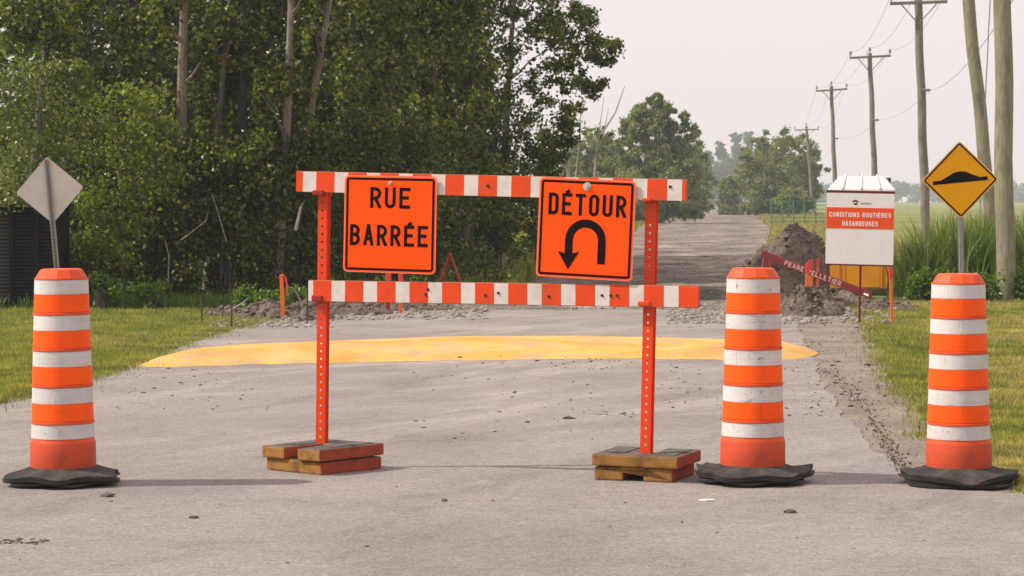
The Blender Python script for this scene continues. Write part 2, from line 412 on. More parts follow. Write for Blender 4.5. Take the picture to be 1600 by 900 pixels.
# ------------------------------------------------------------------ ground, road, field
def fbm(x, y, s=1.0, seed=0.0):
    return noise.fractal(Vector((x * s, y * s, seed)), 1.0, 2.0, 4)
def lerp(tab, d):
    if d <= tab[0][0]: return tab[0][1]
    for (a, x), (b, y) in zip(tab, tab[1:]):
        if d <= b: return x + (y - x) * (d - a) / (b - a)
    return tab[-1][1]
gb = MB()
xs = [-900, -300, -100, -40, -20, -10, 0, 10, 20, 40, 100, 300, 900]; ys = [-40, -10, 5, 20, 40, 60, 90, 150, 250, 400, 700, 1100, 1700]
gb.add([(x, y, 0) for y in ys for x in xs], [(j * 13 + i, j * 13 + i + 1, (j + 1) * 13 + i + 1, (j + 1) * 13 + i) for j in range(12) for i in range(12)])
tag(gb.build('ground', M['field']), kind='structure')

ROAD_R = [(0, 30), (13.6, 30), (14.6, 3.6), (15.3, 2.55), (16.2, 2.45), (20, 2.6), (24, 2.92), (28, 3.3), (35, 3.9), (41, 4.5)]
ROAD_L = [(0, -30), (16.5, -30), (18, -7), (19, -5.2), (20.5, -4.4), (22.5, -4.08), (26.3, -3.85), (30, -3.85), (33, -3.75), (36, -3.5), (38, -3.0), (41, -2.4)]
LAWN_R = [(0, 30), (13.3, 30), (14.3, 3.6), (15, 3.0), (18.3, 3.12), (23, 3.55), (28, 4.1), (36.8, 5.15), (42, 5.7)]
DIRT_L = [(39, -2.9), (42, -1.3), (54, .35), (75, 2), (100, 4), (182, 9.2), (210, 11.5), (300, 19.5), (520, 40)]
DIRT_R = [(39, 4.7), (50, 5.6), (79, 8), (144, 14.8), (210, 20.6), (300, 29), (520, 49)]
def ribbon(name, L, Rr, d0, d1, step, z, m, cols=8, jit=.06, und=0.0, grow=1.0):
    b = MB(); rows = []; d = d0
    while d < d1:
        rows.append(d); d += step; step *= grow
    rows.append(d1)
    vs = []
    for d in rows:
        l_ = lerp(L, d) + jit * fbm(d * 1.3, 3.1, 1.0, 1.0) * 2 + jit * fbm(d * 5, 8, 1, 4)
        r_ = lerp(Rr, d) + jit * fbm(d * 1.3, 7.7, 1.0, 2.0) * 2 + jit * fbm(d * 5, 2, 1, 5)
        for i in range(cols + 1):
            x = l_ + (r_ - l_) * i / cols
            vs.append((x, d, z + und * fbm(x, d, .6, 3.0) * (0 if i in (0, cols) else 1)))
    n = cols + 1
    b.add(vs, [(j * n + i, j * n + i + 1, (j + 1) * n + i + 1, (j + 1) * n + i) for j in range(len(rows) - 1) for i in range(cols)])
    return tag(b.build(name, m, smooth=True), kind='structure')
ribbon('gravel_shoulder', [(0, -31), (17, -31), (18.4, -7.2), (20, -4.9), (22.5, -4.5), (30, -4.2), (36, -3.9), (41, -3.2)], LAWN_R, 1, 41, .25, .004, M['gravel'], 6, .07)
ribbon('road', ROAD_L, ROAD_R, 1, 40, .25, .010, M['road'], 10, .035)
dr = MB(); rows = []; d_ = 37.6
while d_ < 520: rows.append(d_); d_ += .22 if d_ < 62 else .22 + (d_ - 62) * .03
NC = 34; vs = []
for j, d_ in enumerate(rows):
    l_ = lerp(DIRT_L, d_) + .3 * fbm(d_ * 1.3, 3.1, 1.0, 1.0) + .2 * fbm(d_ * 5, 8, 1, 4); r_ = lerp(DIRT_R, d_) + .3 * fbm(d_ * 1.3, 7.7, 1, 2) + .2 * fbm(d_ * 5, 2, 1, 5)
    for i in range(NC + 1):
        x_ = l_ + (r_ - l_) * i / NC
        fr = min(1, max(0, (d_ - 39.3 - 1.6 * fbm(x_ * .9, 2, 1, 7) - .5 * fbm(x_ * 4, 4, 1, 7)) / 1.2))   # ragged front where the dug gravel thins out over the asphalt
        z_ = -.02 + .042 * fr + fr * (.05 * fbm(x_ * .45, d_ * 1.7, 1, 3) + .03 * fbm(x_ * 2, d_ * 3, 1, 5))
        vs.append((x_, d_, max(z_, -.02 + .03 * fr) if i not in (0, NC) else -.01))
n_ = NC + 1
dr.add(vs, [(j * n_ + i, j * n_ + i + 1, (j + 1) * n_ + i + 1, (j + 1) * n_ + i) for j in range(len(rows) - 1) for i in range(NC)])
tag(dr.build('dirt_road', M['dirtroad'], smooth=True), kind='structure')

# yellow speed hump across the road
hb = MB(); NU, NV = 60, 14; vs = []
def hump_z(u, v):
    e = min(1, u / .06, (1 - u) / .05)
    return .012 + .105 * (math.sin(PI * v) ** .8) * max(0, e) ** .7
for j in range(NV + 1):
    for i in range(NU + 1):
        u, v = i / NU, j / NV
        sh = .35 * (1 - min(1, u / .06)) + .3 * (1 - min(1, (1 - u) / .05))
        y0 = lerp([(0, 26.0), (.17, 26.7), (.45, 27.3), (.75, 27.7), (.9, 27.5), (1, 27.0)], u) + .16 * fbm(u * 26, 1, 1, 2) + sh * 1.2
        y1 = lerp([(0, 28.2), (.06, 29.0), (.12, 29.9), (.32, 31.2), (.45, 31.9), (.65, 31.9), (.93, 30.8), (1, 30.2)], u) + .06 * fbm(u * 22, 5, 1, 3) - sh * .9
        xl = -3.87; xr = 3.30 + v * .25 - .45 * (2 * v - 1) ** 2 + .05 * fbm(v * 9, 2, 1, 4)
        vs.append((xl + (xr - xl) * u, y0 + (y1 - y0) * v, hump_z(u, v)))
hb.add(vs, [(j * (NU + 1) + i, j * (NU + 1) + i + 1, (j + 1) * (NU + 1) + i + 1, (j + 1) * (NU + 1) + i) for j in range(NV) for i in range(NU)])
tag(hb.build('speed_hump', M['hump'], smooth=True), kind='structure')

# ------------------------------------------------------------------ lettering: strokes of a condensed road alphabet
def arc(cx, cy, rx, ry, a0, a1, n=8):
    return [(cx + rx * math.cos(R(a0 + (a1 - a0) * k / n)), cy + ry * math.sin(R(a0 + (a1 - a0) * k / n))) for k in range(n + 1)]
def glyph(ch, w):
    r = min(.5 * w, .27)
    acc = []
    if ch == 'É': acc = [[(w * .30, 1.10), (w * .85, 1.25)]]; ch = 'E'
    if ch == 'È': acc = [[(w * .66, 1.13), (w * .28, 1.25)]]; ch = 'E'
    g = {
        'E': [[(0, 0), (0, 1)], [(0, 1), (w, 1)], [(0, .52), (w * .8, .52)], [(0, 0), (w, 0)]],
        'L': [[(0, 0), (0, 1)], [(0, 0), (w, 0)]],
        'T': [[(w / 2, 0), (w / 2, 1)], [(0, 1), (w, 1)]],
        'I': [[(w / 2, 0), (w / 2, 1)]],
        'H': [[(0, 0), (0, 1)], [(w, 0), (w, 1)], [(0, .5), (w, .5)]],
        'N': [[(0, 0), (0, 1)], [(w, 0), (w, 1)], [(0, 1), (w, 0)]],
        'A': [[(0, 0), (w * .5, 1.02)], [(w, 0), (w * .5, 1.02)], [(w * .17, .3), (w * .83, .3)]],
        'U': [[(0, 1), (0, r)] + arc(r, r, r, r, 180, 270)[1:] + arc(w - r, r, r, r, 270, 360)[0:] + [(w, 1)]],
        'O': [arc(w - r, 1 - r, r, r, 0, 90) + arc(r, 1 - r, r, r, 90, 180) + arc(r, r, r, r, 180, 270) + arc(w - r, r, r, r, 270, 360) + [(w, 1 - r)]],
        'C': [arc(w - r, 1 - r, r, r, 10, 90) + arc(r, 1 - r, r, r, 90, 180) + arc(r, r, r, r, 180, 270) + arc(w - r, r, r, r, 270, 350)],
        'D': [[(0, 0), (0, 1)], [(0, 1), (w - r, 1)] + arc(w - r, 1 - r, r, r, 90, 0)[1:] + arc(w - r, r, r, r, 0, -90) + [(0, 0)]],
        'P': [[(0, 0), (0, 1)], [(0, 1), (w - .26, 1)] + arc(w - .26, .74, .26, .26, 90, -90)[1:] + [(0, .48)]],
        'R': [[(0, 0), (0, 1)], [(0, 1), (w - .26, 1)] + arc(w - .26, .735, .26, .265, 90, -90)[1:] + [(0, .47)], [(w * .45, .47), (w, 0)]],
        'B': [[(0, 0), (0, 1)], [(0, 1), (w - .26, 1)] + arc(w - .26, .76, .24, .24, 90, -90)[1:] + [(0, .52)], [(w - .26, .52)] + arc(w - .26, .26, .26, .26, 90, -90)[1:] + [(0, 0)]],
        'S': [arc(w * .5, .745, w * .5, .255, 25, 90, 5) + arc(w * .5, .745, w * .5, .255, 90, 250, 8)[1:] + arc(w * .5, .25, w * .5, .25, 70, -155, 12)],
    }[ch]
    return g + acc
def letter_mesh(ch, H, w, t, th=.0012):
    """one letter, lying in the local XZ plane, front toward -Y; strokes get slightly different heights"""
    b = MB(); hc = (H - t) / 1.0
    for si, st in enumerate(glyph(ch, w)):
        pts = [Vector((x * hc + t / 2, y * hc + t / 2)) for x, y in st]
        accent = st[0][1] > 1.05
        # stroke ends flush with the letter's box
        if not accent:
            if (pts[0] - pts[1]).length > 0: pts[0] = pts[0] + (pts[0] - pts[1]).normalized() * t * .5
            pts[-1] = pts[-1] + (pts[-1] - pts[-2]).normalized() * t * .5
        y = -(th + .0004 * si)
        n = len(pts); vs = []
        for i, p in enumerate(pts):
            d = (pts[min(i + 1, n - 1)] - pts[max(i - 1, 0)]).normalized(); nn = Vector((-d.y, d.x)) * t / 2
            for q in (p + nn, p - nn):
                vs += [(q.x, 0.0, q.y), (q.x, y, q.y)]
        fs = []
        for i in range(n - 1):
            a, c = i * 4, (i + 1) * 4
            fs += [(a + 1, c + 1, c + 3, a + 3), (a, a + 1, c + 1, c), (a + 2, c + 2, c + 3, a + 3)]
        fs += [(0, 1, 3, 2), (n * 4 - 4, n * 4 - 3, n * 4 - 1, n * 4 - 2)]
        b.add(vs, fs)
    return b.mesh('letter')
def write(text, x0, x1, zb, H, t, parent, m, y=-.0, gap=.19):
    """letters spread from x0 to x1 on the parent's front face (y = face)"""
    ws = [(.12 if c == 'I' else .55) if c != ' ' else .3 for c in text]
    tot = x1 - x0; n = len(text)
    unit = tot / (sum(ws) + gap * (n - 1)); x = x0
    for c, wu in zip(text, ws):
        wd = wu * unit
        if c != ' ':
            hc = H - t
            o = link('letter', letter_mesh(c, H, max(0.02, (wd - t) / hc), t), m, parent)
            o.location = (x, y, zb)
        x += wd + gap * unit
def rrect(w, h, r, n=6):
    p = []
    for cx, cy, a in ((w / 2 - r, h / 2 - r, 0), (-w / 2 + r, h / 2 - r, 90), (-w / 2 + r, -h / 2 + r, 180), (w / 2 - r, -h / 2 + r, 270)):
        p += [(cx + r * math.cos(R(a + 90 * k / n)), cy + r * math.sin(R(a + 90 * k / n))) for k in range(n + 1)]
    return p
def frame_mesh(w, h, r, t, y0, y1):
    """rounded border ring in XZ, from y0 (back) to y1 (front)"""
    o = rrect(w, h, r); i = rrect(w - 2 * t, h - 2 * t, max(.003, r - t)); n = len(o)
    b = MB()
    vs = [(x, y1, z) for x, z in o] + [(x, y1, z) for x, z in i] + [(x, y0, z) for x, z in o] + [(x, y0, z) for x, z in i]
    fs = []
    for k in range(n):
        j = (k + 1) % n
        fs += [(k, j, n + j, n + k), (k, 2 * n + k, 2 * n + j, j), (n + k, n + j, 3 * n + j, 3 * n + k), (2 * n + k, 3 * n + k, 3 * n + j, 2 * n + j)]
    b.add(vs, fs); return b
XZ = lambda p: Vector((p.x, -p.z, p.y))       # prism drawn in XZ, thickness toward -Y

# ------------------------------------------------------------------ traffic barrels
def barrel(px, d, top, phase, kcorn, tips, label, white, lean, seed, layers=2, rzz=0):
    rnd = random.Random(seed)
    x = (px - 800) * d / FPX
    root = empty('traffic_barrel', (x, d, .010), label, 'traffic barrel', 'orange and white traffic barrels standing across the road')
    root.rotation_euler = (0, 0, rzz)
    s = top / 1.30
    L = lambda z: z * s
    rad = lambda z: .188 - (z - .28) / (1.242 - .28) * .029
    prof = [(.19, L(.09)), (.197, L(.1)), (.196, L(.255)), (.192, L(.268)), (.187, L(.279))]
    tiers = [(.28, .374, .385), (.385, .494, .591), (.602, .715, .812), (.823, .932, 1.025), (1.04, 1.149, 1.242)]
    zs = [.28, .385, .606, .823, 1.04, 1.242]
    for k in range(1, 5):
        z = zs[k]
        prof += [(rad(z) - .001, L(z - .016)), (rad(z) + .007, L(z - .013)), (rad(z) + .0065, L(z - .001)), (rad(z) - .002, L(z + .003))]
    prof += [(rad(1.242), L(1.236)), (rad(1.242) + .004, L(1.238)), (rad(1.242) + .003, L(1.246))]
    body = MB().lathe(prof, 40).build('body', M['barrel'], root, smooth=True)
    cap = MB().lathe([(rad(1.242) + .001, L(1.244)), (.128, L(1.294)), (.118, L(1.30)), (.03, L(1.302)), (.001, L(1.302))], 12).build('cap', M['barrel'], root)
    cl = MB().lathe([(.1965, L(.092)), (.1985, L(.1)), (.1975, L(.252)), (.1955, L(.258))], 40).build('collar', M['collar'], root, smooth=True)
    def band(z0, z1, m, name):
        o = MB().lathe([(rad(z0) - .002, L(z0)), (rad(z0) + .002, L(z0 + .002)), (rad(z1) + .002, L(z1 - .002)), (rad(z1) - .002, L(z1))], 48).build(name, m, root, smooth=True)
    for z0, z1 in ((.283, .370), (.494, .590), (.715, .808), (.932, 1.025), (1.149, 1.236)): band(z0, z1, white, 'white_band')
    for z0, z1 in ((.39, .494), (.609, .715), (.826, .932), (1.043, 1.149)): band(z0, z1, M['or_band'], 'orange_band')
    # rubber feet: folded plates with drooping and curled rims
    NS = 72
    def plate(name, r0, r1, zt, zr, th, m, ph, warp, tp):
        rings = []
        b = MB(); vs = []
        def rim(a):
            k = kcorn
            base = r1 * (1 + .07 * math.cos(k * (a - ph)) + .03 * math.sin(3 * a + seed))
            return base
        prof_r = [0, .12, .42, .75, .93, 1.0]
        for q, tq in enumerate(prof_r):
            for i in range(NS):
                a = 2 * PI * i / NS; r = r0 + (rim(a) - r0) * tq
                z = zt + (zr - zt) * (tq ** .75)
                z += warp * tq * tq * math.cos(kcorn * (a - ph) + 2.6) + .002 * math.sin(5 * a + seed * 1.7) * tq
                for ta, tz in tp:
                    da = (a - R(ta) + PI) % (2 * PI) - PI
                    z += tz * math.exp(-(da / .22) ** 2) * max(0, tq - .4) / .6
                vs.append((r * math.cos(a), r * math.sin(a), max(z, .004 + th)))
        nr = len(prof_r)
        top_ = list(vs)
        for q in range(nr):
            for i in range(NS):
                p = top_[(nr - 1 - q) * NS + i]; vs.append((p[0] * .985, p[1] * .985, max(.001, p[2] - th)))
        fs = []
        for q in range(2 * nr - 1):
            for i in range(NS):
                j = (i + 1) % NS; fs.append((q * NS + i, q * NS + j, (q + 1) * NS + j, (q + 1) * NS + i))
        b.add(vs, fs); o = b.build(name, m, root, smooth=True)
        return o
    plate('rubber_skirt', .17, .335, .125, .066, .016, M['dusty_rubber'], phase, .007, tips)
    for k in range(layers):
        plate('rubber_foot', .10, .345 - .014 * (k % 2), .056 - .019 * k, .05 - .019 * k, .014, M['rubber'], phase + .3 * k, .004, [(t, z * .5) for t, z in tips])
    root.rotation_euler = (lean[1], lean[0], rzz)
    return root
barrel(99, 15.5, 1.302, R(-90), 6, [(200, .0), (0, .015)], 'left traffic barrel below the grey back of a diamond sign', M['wh_band'], (R(-.5), R(.3)), 3, 2)
barrel(1176, 15.6, 1.305, R(-60), 6, [(180, .055), (3, .05), (150, .03)], 'scuffed traffic barrel beside the right ballast blocks with curled black rubber base', M['wh_scuff'], (R(.15), 0), 8, 2)
barrel(1498, 15.5, 1.272, R(-90), 4, [(180, .035), (0, .025), (-90, -.03)], 'traffic barrel at the grass edge below the yellow hump sign, layered rubber base', M['wh_band'], (R(-.1), 0), 13, 3)

# ------------------------------------------------------------------ barricade
BL, BR_ = A(466, 283.5, 16.45), None
def BD(px): return 16.45 + (px - 466) / (1094 - 466) * (15.6 - 16.45)
def BP(px, py, off=0.0):
    p = A(px, py, BD(px)); return p + Vector((-.33, -.94, 0)).normalized() * off
yaw = math.atan2(BP(1094, 463).y - BP(466, 463).y, BP(1094, 463).x - BP(466, 463).x)
bx, by = BP(760, 460).x, BP(760, 460).y
bar = empty('road_barricade', (bx, by, .010), 'orange and white striped barricade with two perforated orange posts across the road', 'barricade')
def ploc(p): return Vector(p) - Vector((bx, by, .010))
def beam(p0, p1, h, t, first_white, stripes, name):
    """p0,p1: left and right end of the front face's middle line (world)"""
    d = (p1 - p0); Ln = d.length; ex = d.normalized(); ey = Vector((-ex.y, ex.x, 0)).normalized(); ez = ex.cross(ey)
    rot = Matrix((ex, ey, ez)).transposed()
    c = (p0 + p1) / 2 + ey * (t / 2)
    core = MB().box((0, 0, 0), (Ln, t, h)).build(name, M['wood'], bar, bevel=.004)
    core.location = ploc(c); core.rotation_euler = rot.to_euler()
    x = -Ln / 2 + .002
    for k, wd in enumerate(stripes):
        if x >= Ln / 2 - .004: break
        x1 = min(x + wd, Ln / 2 - .002)
        m = M['beam_wh'] if (k % 2 == 0) == first_white else M['beam_or']
        o = MB().box(((x + x1) / 2, -t / 2 - .0012, 0), (x1 - x - .0006, .0024, h - .006)).build('white_stripe' if m is M['beam_wh'] else 'orange_stripe', m, core)
        x = x1
    return core, rot
# stripe widths in metres, read off along the beams
scale_ = lambda px: px * 16.0 / 4000 / math.cos(yaw)
up_st = [11, 22, 30] + [22, 30] * 14
lo_st = [8, 30] + [22, 30] * 14
b1, rot1 = beam(BP(466, 283.5, .035), BP(1075, 297.5, .035), .134, .04, False, [scale_(v) for v in up_st], 'upper_beam')
b2, rot2 = beam(BP(485, 454, .035), BP(1094, 463.5, .035), .136, .04, True, [scale_(v) for v in lo_st], 'lower_beam')
def bolt_at(core, x, z, r=.014, m='bolt'):
    o = MB().lathe([(r, 0), (r, .004), (r * .45, .004), (r * .45, .01), (.0005, .011)], 10).build('bolt', M[m], core)
    o.rotation_euler = (R(90), 0, 0); o.location = (x, -.0225, z)
for px_, zz in ((773, 0), (1050, .02)): bolt_at(b1, (px_ - 770) * .00425, zz, .010, 'iron')
for px_, zz in ((676, -.012), (770, -.012), (790, .005), (868, -.012), (949, 0), (962, 0), (972, 0), (680, .02)):
    bolt_at(b2, (px_ - 790) * .00425, zz, .009, 'iron')
def ushape_post(px_top, py_top, px_bot, py_bot, w=.056, dp=.034, ext=0.0):
    top = BP(px_top, py_top, -.012); bot = BP(px_bot, py_bot, -.012)
    H = (top - bot).length
    b = MB(); cell = .05; r = .0075; n = int(H / cell); th = .003
    # web with punched holes
    for k in range(n + 1):
        z0 = k * cell; z1 = min(H, z0 + cell)
        if z1 - z0 < cell * .99:
            b.add([(-w / 2, 0, z0), (w / 2, 0, z0), (w / 2, 0, z1), (-w / 2, 0, z1)], [(0, 1, 2, 3)]); continue
        cz = (z0 + z1) / 2
        outer = [(-w / 2, z0), (0, z0), (w / 2, z0), (w / 2, cz), (w / 2, z1), (0, z1), (-w / 2, z1), (-w / 2, cz)]
        inner = [(r * math.cos(R(a)), cz + r * math.sin(R(a))) for a in (225, 270, 315, 0, 45, 90, 135, 180)]
        vs = [(x, 0, z) for x, z in outer] + [(x, 0, z) for x, z in inner] + [(x, th, z) for x, z in inner] + [(x, th, z) for x, z in outer]
        fs = []
        for i in range(8):
            j = (i + 1) % 8
            fs += [(i, j, 8 + j, 8 + i), (8 + i, 8 + j, 16 + j, 16 + i), (16 + i, 16 + j, 24 + j, 24 + i)]
        b.add(vs, fs)
    for sx in (-1, 1):
        b.box((sx * (w / 2 + .0015), dp / 2, H / 2), (.003, dp, H))
        b.box((sx * (w / 2 + .007), dp, H / 2), (.014, .003, H))
    o = b.build('post', M['post_or'], bar)
    ez = (top - bot).normalized(); ex = Vector((math.cos(yaw), math.sin(yaw), 0)); ey = ez.cross(ex).normalized(); ex = ey.cross(ez)
    o.rotation_euler = Matrix((ex, ey, ez)).transposed().to_euler(); o.location = ploc(bot)
    return o
ushape_post(503, 285, 499, 701)
ushape_post(1016, 296, 1007, 714)
for (px_, py_, w_, h_) in ((501, 301, .075, .03), (499.5, 466, .07, .04), (1013, 312, .06, .018), (1009, 474, .075, .028)):
    p = BP(px_, py_, .044)
    o = MB().box((0, 0, 0), (w_, .016, h_)).build('clamp', M['clamp'] if px_ < 800 else M['beam_or'], bar, bevel=.005)
    o.location = ploc(p); o.rotation_euler = (0, 0, yaw)

# ------------------------------------------------------------------ ballast blocks under the posts
def block(cx, cy, z, rz, L, W, H, slot, label, flip=False, tilt=(0, 0), undercut=False):
    """moulded ballast block: a U-shaped slab with a slot, raised rim panels on top"""
    root = empty('ballast_block', (cx, cy, z), label, 'ballast block', 'ballast blocks under the barricade posts', rot=(tilt[0], tilt[1], rz))
    sw, sl = slot
    ch = .03
    if undercut:
        # two feet and a bridge: the slot runs along the underside
        poly = [(-W / 2, 0), (-sw / 2, 0), (-sw / 2, H * .86), (sw / 2, H * .86), (sw / 2, 0), (W / 2, 0), (W / 2, H), (-W / 2, H)]
        b = MB(); n = len(poly)
        vs = [(x, -L / 2, zz) for x, zz in poly] + [(x, L / 2, zz) for x, zz in poly]
        fs = [list(range(n)), [n + i for i in range(n)][::-1]] + [[i, (i + 1) % n, n + (i + 1) % n, n + i] for i in range(n)]
        b.add(vs, fs)
    else:
        poly = [(-W / 2, -L / 2), (-sw / 2, -L / 2), (-sw / 2, -L / 2 + sl), (sw / 2, -L / 2 + sl), (sw / 2, -L / 2), (W / 2, -L / 2), (W / 2, L / 2), (-W / 2, L / 2)]
        b = MB().prism(poly, 0, H)
    me = b.mesh('block_body', .012, 2)
    for p in me.polygons:
        nrm = p.normal
        if nrm.z > .5: p.material_index = 1
        elif nrm.x > .6: p.material_index = 2
    o = link('block_body', me, [M['bl_side'], M['bl_top'], M['bl_red']], root)
    # worn raised pads on the top
    for sx in (-1, 1):
        pw = (W - sw) / 2 - .07; cxp = sx * (sw / 2 + .03 + pw / 2 + .005)
        MB().box((cxp, .02, H), (pw, L * .72, .012)).build('top_pad', M['bl_top'], root, bevel=.005)
    return root
LB = (-1.204, 16.33); RB = (.835, 15.86)
block(LB[0] + .0, LB[1], .095, R(-42), .57, .53, .075, (.12, .34), 'upper ballast block under the left post, turned cornerwise with an open slot', tilt=(R(.4), R(-.6)))
def solid_block(cx, cy, z, rz, L, W, H, label):
    root = empty('ballast_block', (cx, cy, z), label, 'ballast block', 'ballast blocks under the barricade posts', rot=(0, R(.6), rz))
    # slot opens to the back; front face is whole
    poly = [(-W / 2, -L / 2), (W / 2, -L / 2), (W / 2, L / 2), (.06, L / 2), (.06, -.02), (-.06, -.02), (-.06, L / 2), (-W / 2, L / 2)]
    me = MB().prism(poly, 0, H).mesh('block_body', .012, 2)
    for p in me.polygons:
        if p.normal.z > .5: p.material_index = 1
        elif p.normal.x > .6: p.material_index = 2
    link('block_body', me, [M['bl_side'], M['bl_top'], M['bl_red']], root)
    for sx in (-1, 1):
        MB().box((sx * .165, .02, H), (.14, L * .7, .012)).build('top_pad', M['bl_top'], root, bevel=.005)
    return root
solid_block(LB[0] + .005, LB[1] + .01, .011, R(-42), .54, .50, .080, 'lower ballast block on the asphalt under the left post')
solid_block(RB[0], RB[1], .097, R(-20), .53, .55, .073, 'upper ballast block under the right post, whole brown front face and dusty top')
block(RB[0] - .012, RB[1] + .005, .011, R(-20), .5, .50, .082, (.13, .3), 'lower ballast block under the right post, two feet with a dark gap between', undercut=True)

# ------------------------------------------------------------------ signs on the barricade
def sign_root(px, py, roll, label, w, h, name='road_sign'):
    p = BP(px, py, .064)
    root = empty(name, p, label, 'road sign', rot=(R(0), roll, yaw))
    MB().prism(rrect(w, h, .028), -.0035, 0, fn=XZ).build('panel', M['sign_rim'], root)
    MB().prism(rrect(w - .016, h - .016, .022), 0, .0012, fn=XZ).build('sign_face', M['sign_or'], root)
    frame_mesh(w - .028, h - .028, .02, .015, -.001, -.0022).build('border', M['black'], root)
    return root
s1 = sign_root(615, 350.5, R(1.2), 'orange square sign with black words RUE BARRÉE on the left of the barricade', .625, .615)
FY = -.0013
k1 = .00412 / math.cos(yaw) * .975
write('RUE', -32 * k1, 32 * k1, .107 * 1.0 - .005, .132, .021, s1, M['black'], FY)
write('BARRÉE', -63.5 * k1, 61 * k1, -.137, .133, .021, s1, M['black'], FY)
s2 = sign_root(920, 357.5, R(2.6), 'orange square sign with word DÉTOUR and black U-turn arrow on the barricade', .62, .615)
write('DÉTOUR', -58 * k1, 60 * k1, .080, .135, .021, s2, M['black'], FY)
def sign_bolt(root, x, z, r):
    o = MB().lathe([(r, 0), (r, .003), (r * .5, .004), (r * .45, .012), (.0005, .013)], 14).build('bolt', M['bolt'], root)
    o.rotation_euler = (R(90), 0, 0); o.location = (x, -.0022, z)
sign_bolt(s1, .0, .262, .013); sign_bolt(s2, .0, .262, .026)
# U-turn arrow
def uturn(root):
    t = .050; cx = .002; r = .106; zc = -.072; b = MB()
    pts = [(cx + r, -.212), (cx + r, zc)] + [(cx + r * math.cos(R(a)), zc + r * math.sin(R(a))) for a in range(15, 180, 15)] + [(cx - r, zc), (cx - r, -.175)]
    n = len(pts); vs = []
    for i, p in enumerate(pts):
        a, c = Vector(pts[max(i - 1, 0)]), Vector(pts[min(i + 1, n - 1)]); d = (c - a).normalized(); nn = Vector((-d.y, d.x)) * t / 2
        for q in (Vector(p) + nn, Vector(p) - nn): vs += [(q.x, 0, q.y), (q.x, -.0016, q.y)]
    fs = []
    for i in range(n - 1):
        a, c = i * 4, (i + 1) * 4
        fs += [(a + 1, c + 1, c + 3, a + 3), (a, a + 1, c + 1, c), (a + 2, c + 2, c + 3, a + 3)]
    fs += [(0, 1, 3, 2), (n * 4 - 4, n * 4 - 3, n * 4 - 1, n * 4 - 2)]
    b.add(vs, fs)
    x = cx - r
    b.prism([(x - .070, -.142), (x - .024, -.156), (x + .024, -.156), (x + .070, -.142), (x, -.255)], 0, .0021, fn=XZ)
    o = b.build('turn_arrow', M['black'], root); o.location = (0, FY, 0)
uturn(s2)

# ------------------------------------------------------------------ diamond signs at the hump
def channel_post(parent, H, m, w=.06, lean=0):
    b = MB()
    b.box((0, 0, H / 2), (w * .5, .003, H)); 
    for sx in (-1, 1):
        b.box((sx * w * .32, .012, H / 2), (.004, .026, H)); b.box((sx * w * .45, .026, H / 2), (w * .26, .003, H))
    return b.build('post', m, parent)
def diamond_sign(px, py, d, half, roll, facing, label):
    c = A(px, py, d); foot = c.x - c.z * math.sin(roll) * math.cos(facing)
    root = empty('hump_sign', (foot, c.y, 0), label, 'road sign', rot=(0, roll, facing))
    H = c.z + (half * .92)
    post = channel_post(root, H, M['galv'])
    s = half * math.sqrt(2)
    RT = Matrix.Rotation(R(45), 3, 'Y')
    f45 = lambda p: RT @ XZ(p)
    a = MB().prism(rrect(s, s, .035), 0, .0035, fn=f45).build('panel', M['sign_back'], root); a.location = (0, -.006, c.z)
    e = MB().prism(rrect(s - .012, s - .012, .03), 0, .001, fn=f45).build('sign_face', M['sign_ye'], root); e.location = (0, -.0097, c.z)
    fr = frame_mesh(s - .03, s - .03, .026, .017, 0, -.0012).build('border', M['black'], root); fr.location = (0, -.0108, c.z); fr.rotation_euler = (0, R(45), 0)
    # hump pictogram
    k = half / .424
    pts = [(-.30, -.03), (.30, -.03), (.30, .012), (.215, .012), (.14, .045), (.07, .082), (0, .095), (-.07, .082), (-.14, .045), (-.215, .012), (-.30, .012)]
    pts = [(x * k, z * k) for x, z in pts]
    h = MB().prism(pts, 0, .0012, fn=XZ).build('hump_symbol', M['black'], root); h.location = (0, -.0110, c.z)
    h.rotation_euler = (0, R(-4.3), 0)
    o = MB().lathe([(.012, 0), (.012, .003), (.005, .004), (.0005, .006)], 10).build('bolt', M['bolt'], root); o.rotation_euler = (R(90), 0, 0); o.location = (0, -.0110, c.z + half * .84)
    # punched holes along the post, seen on the sign's back
    for i in range(int(H / .05)):
        hb_ = MB().lathe([(.0075, 0), (.0075, .0006), (.0005, .0006)], 8).build('post_hole', M['iron'], post)
        hb_.rotation_euler = (R(-90), 0, 0); hb_.location = (0, .0017, .03 + i * .05)
    return root
diamond_sign(1500, 281, 28.2, .432, R(-1.2), R(3), 'yellow diamond speed hump sign on a steel post behind the right barrel')
diamond_sign(78, 296, 32.2, .424, R(5.2), R(184), 'grey back of a diamond road sign on a perforated post, far left')

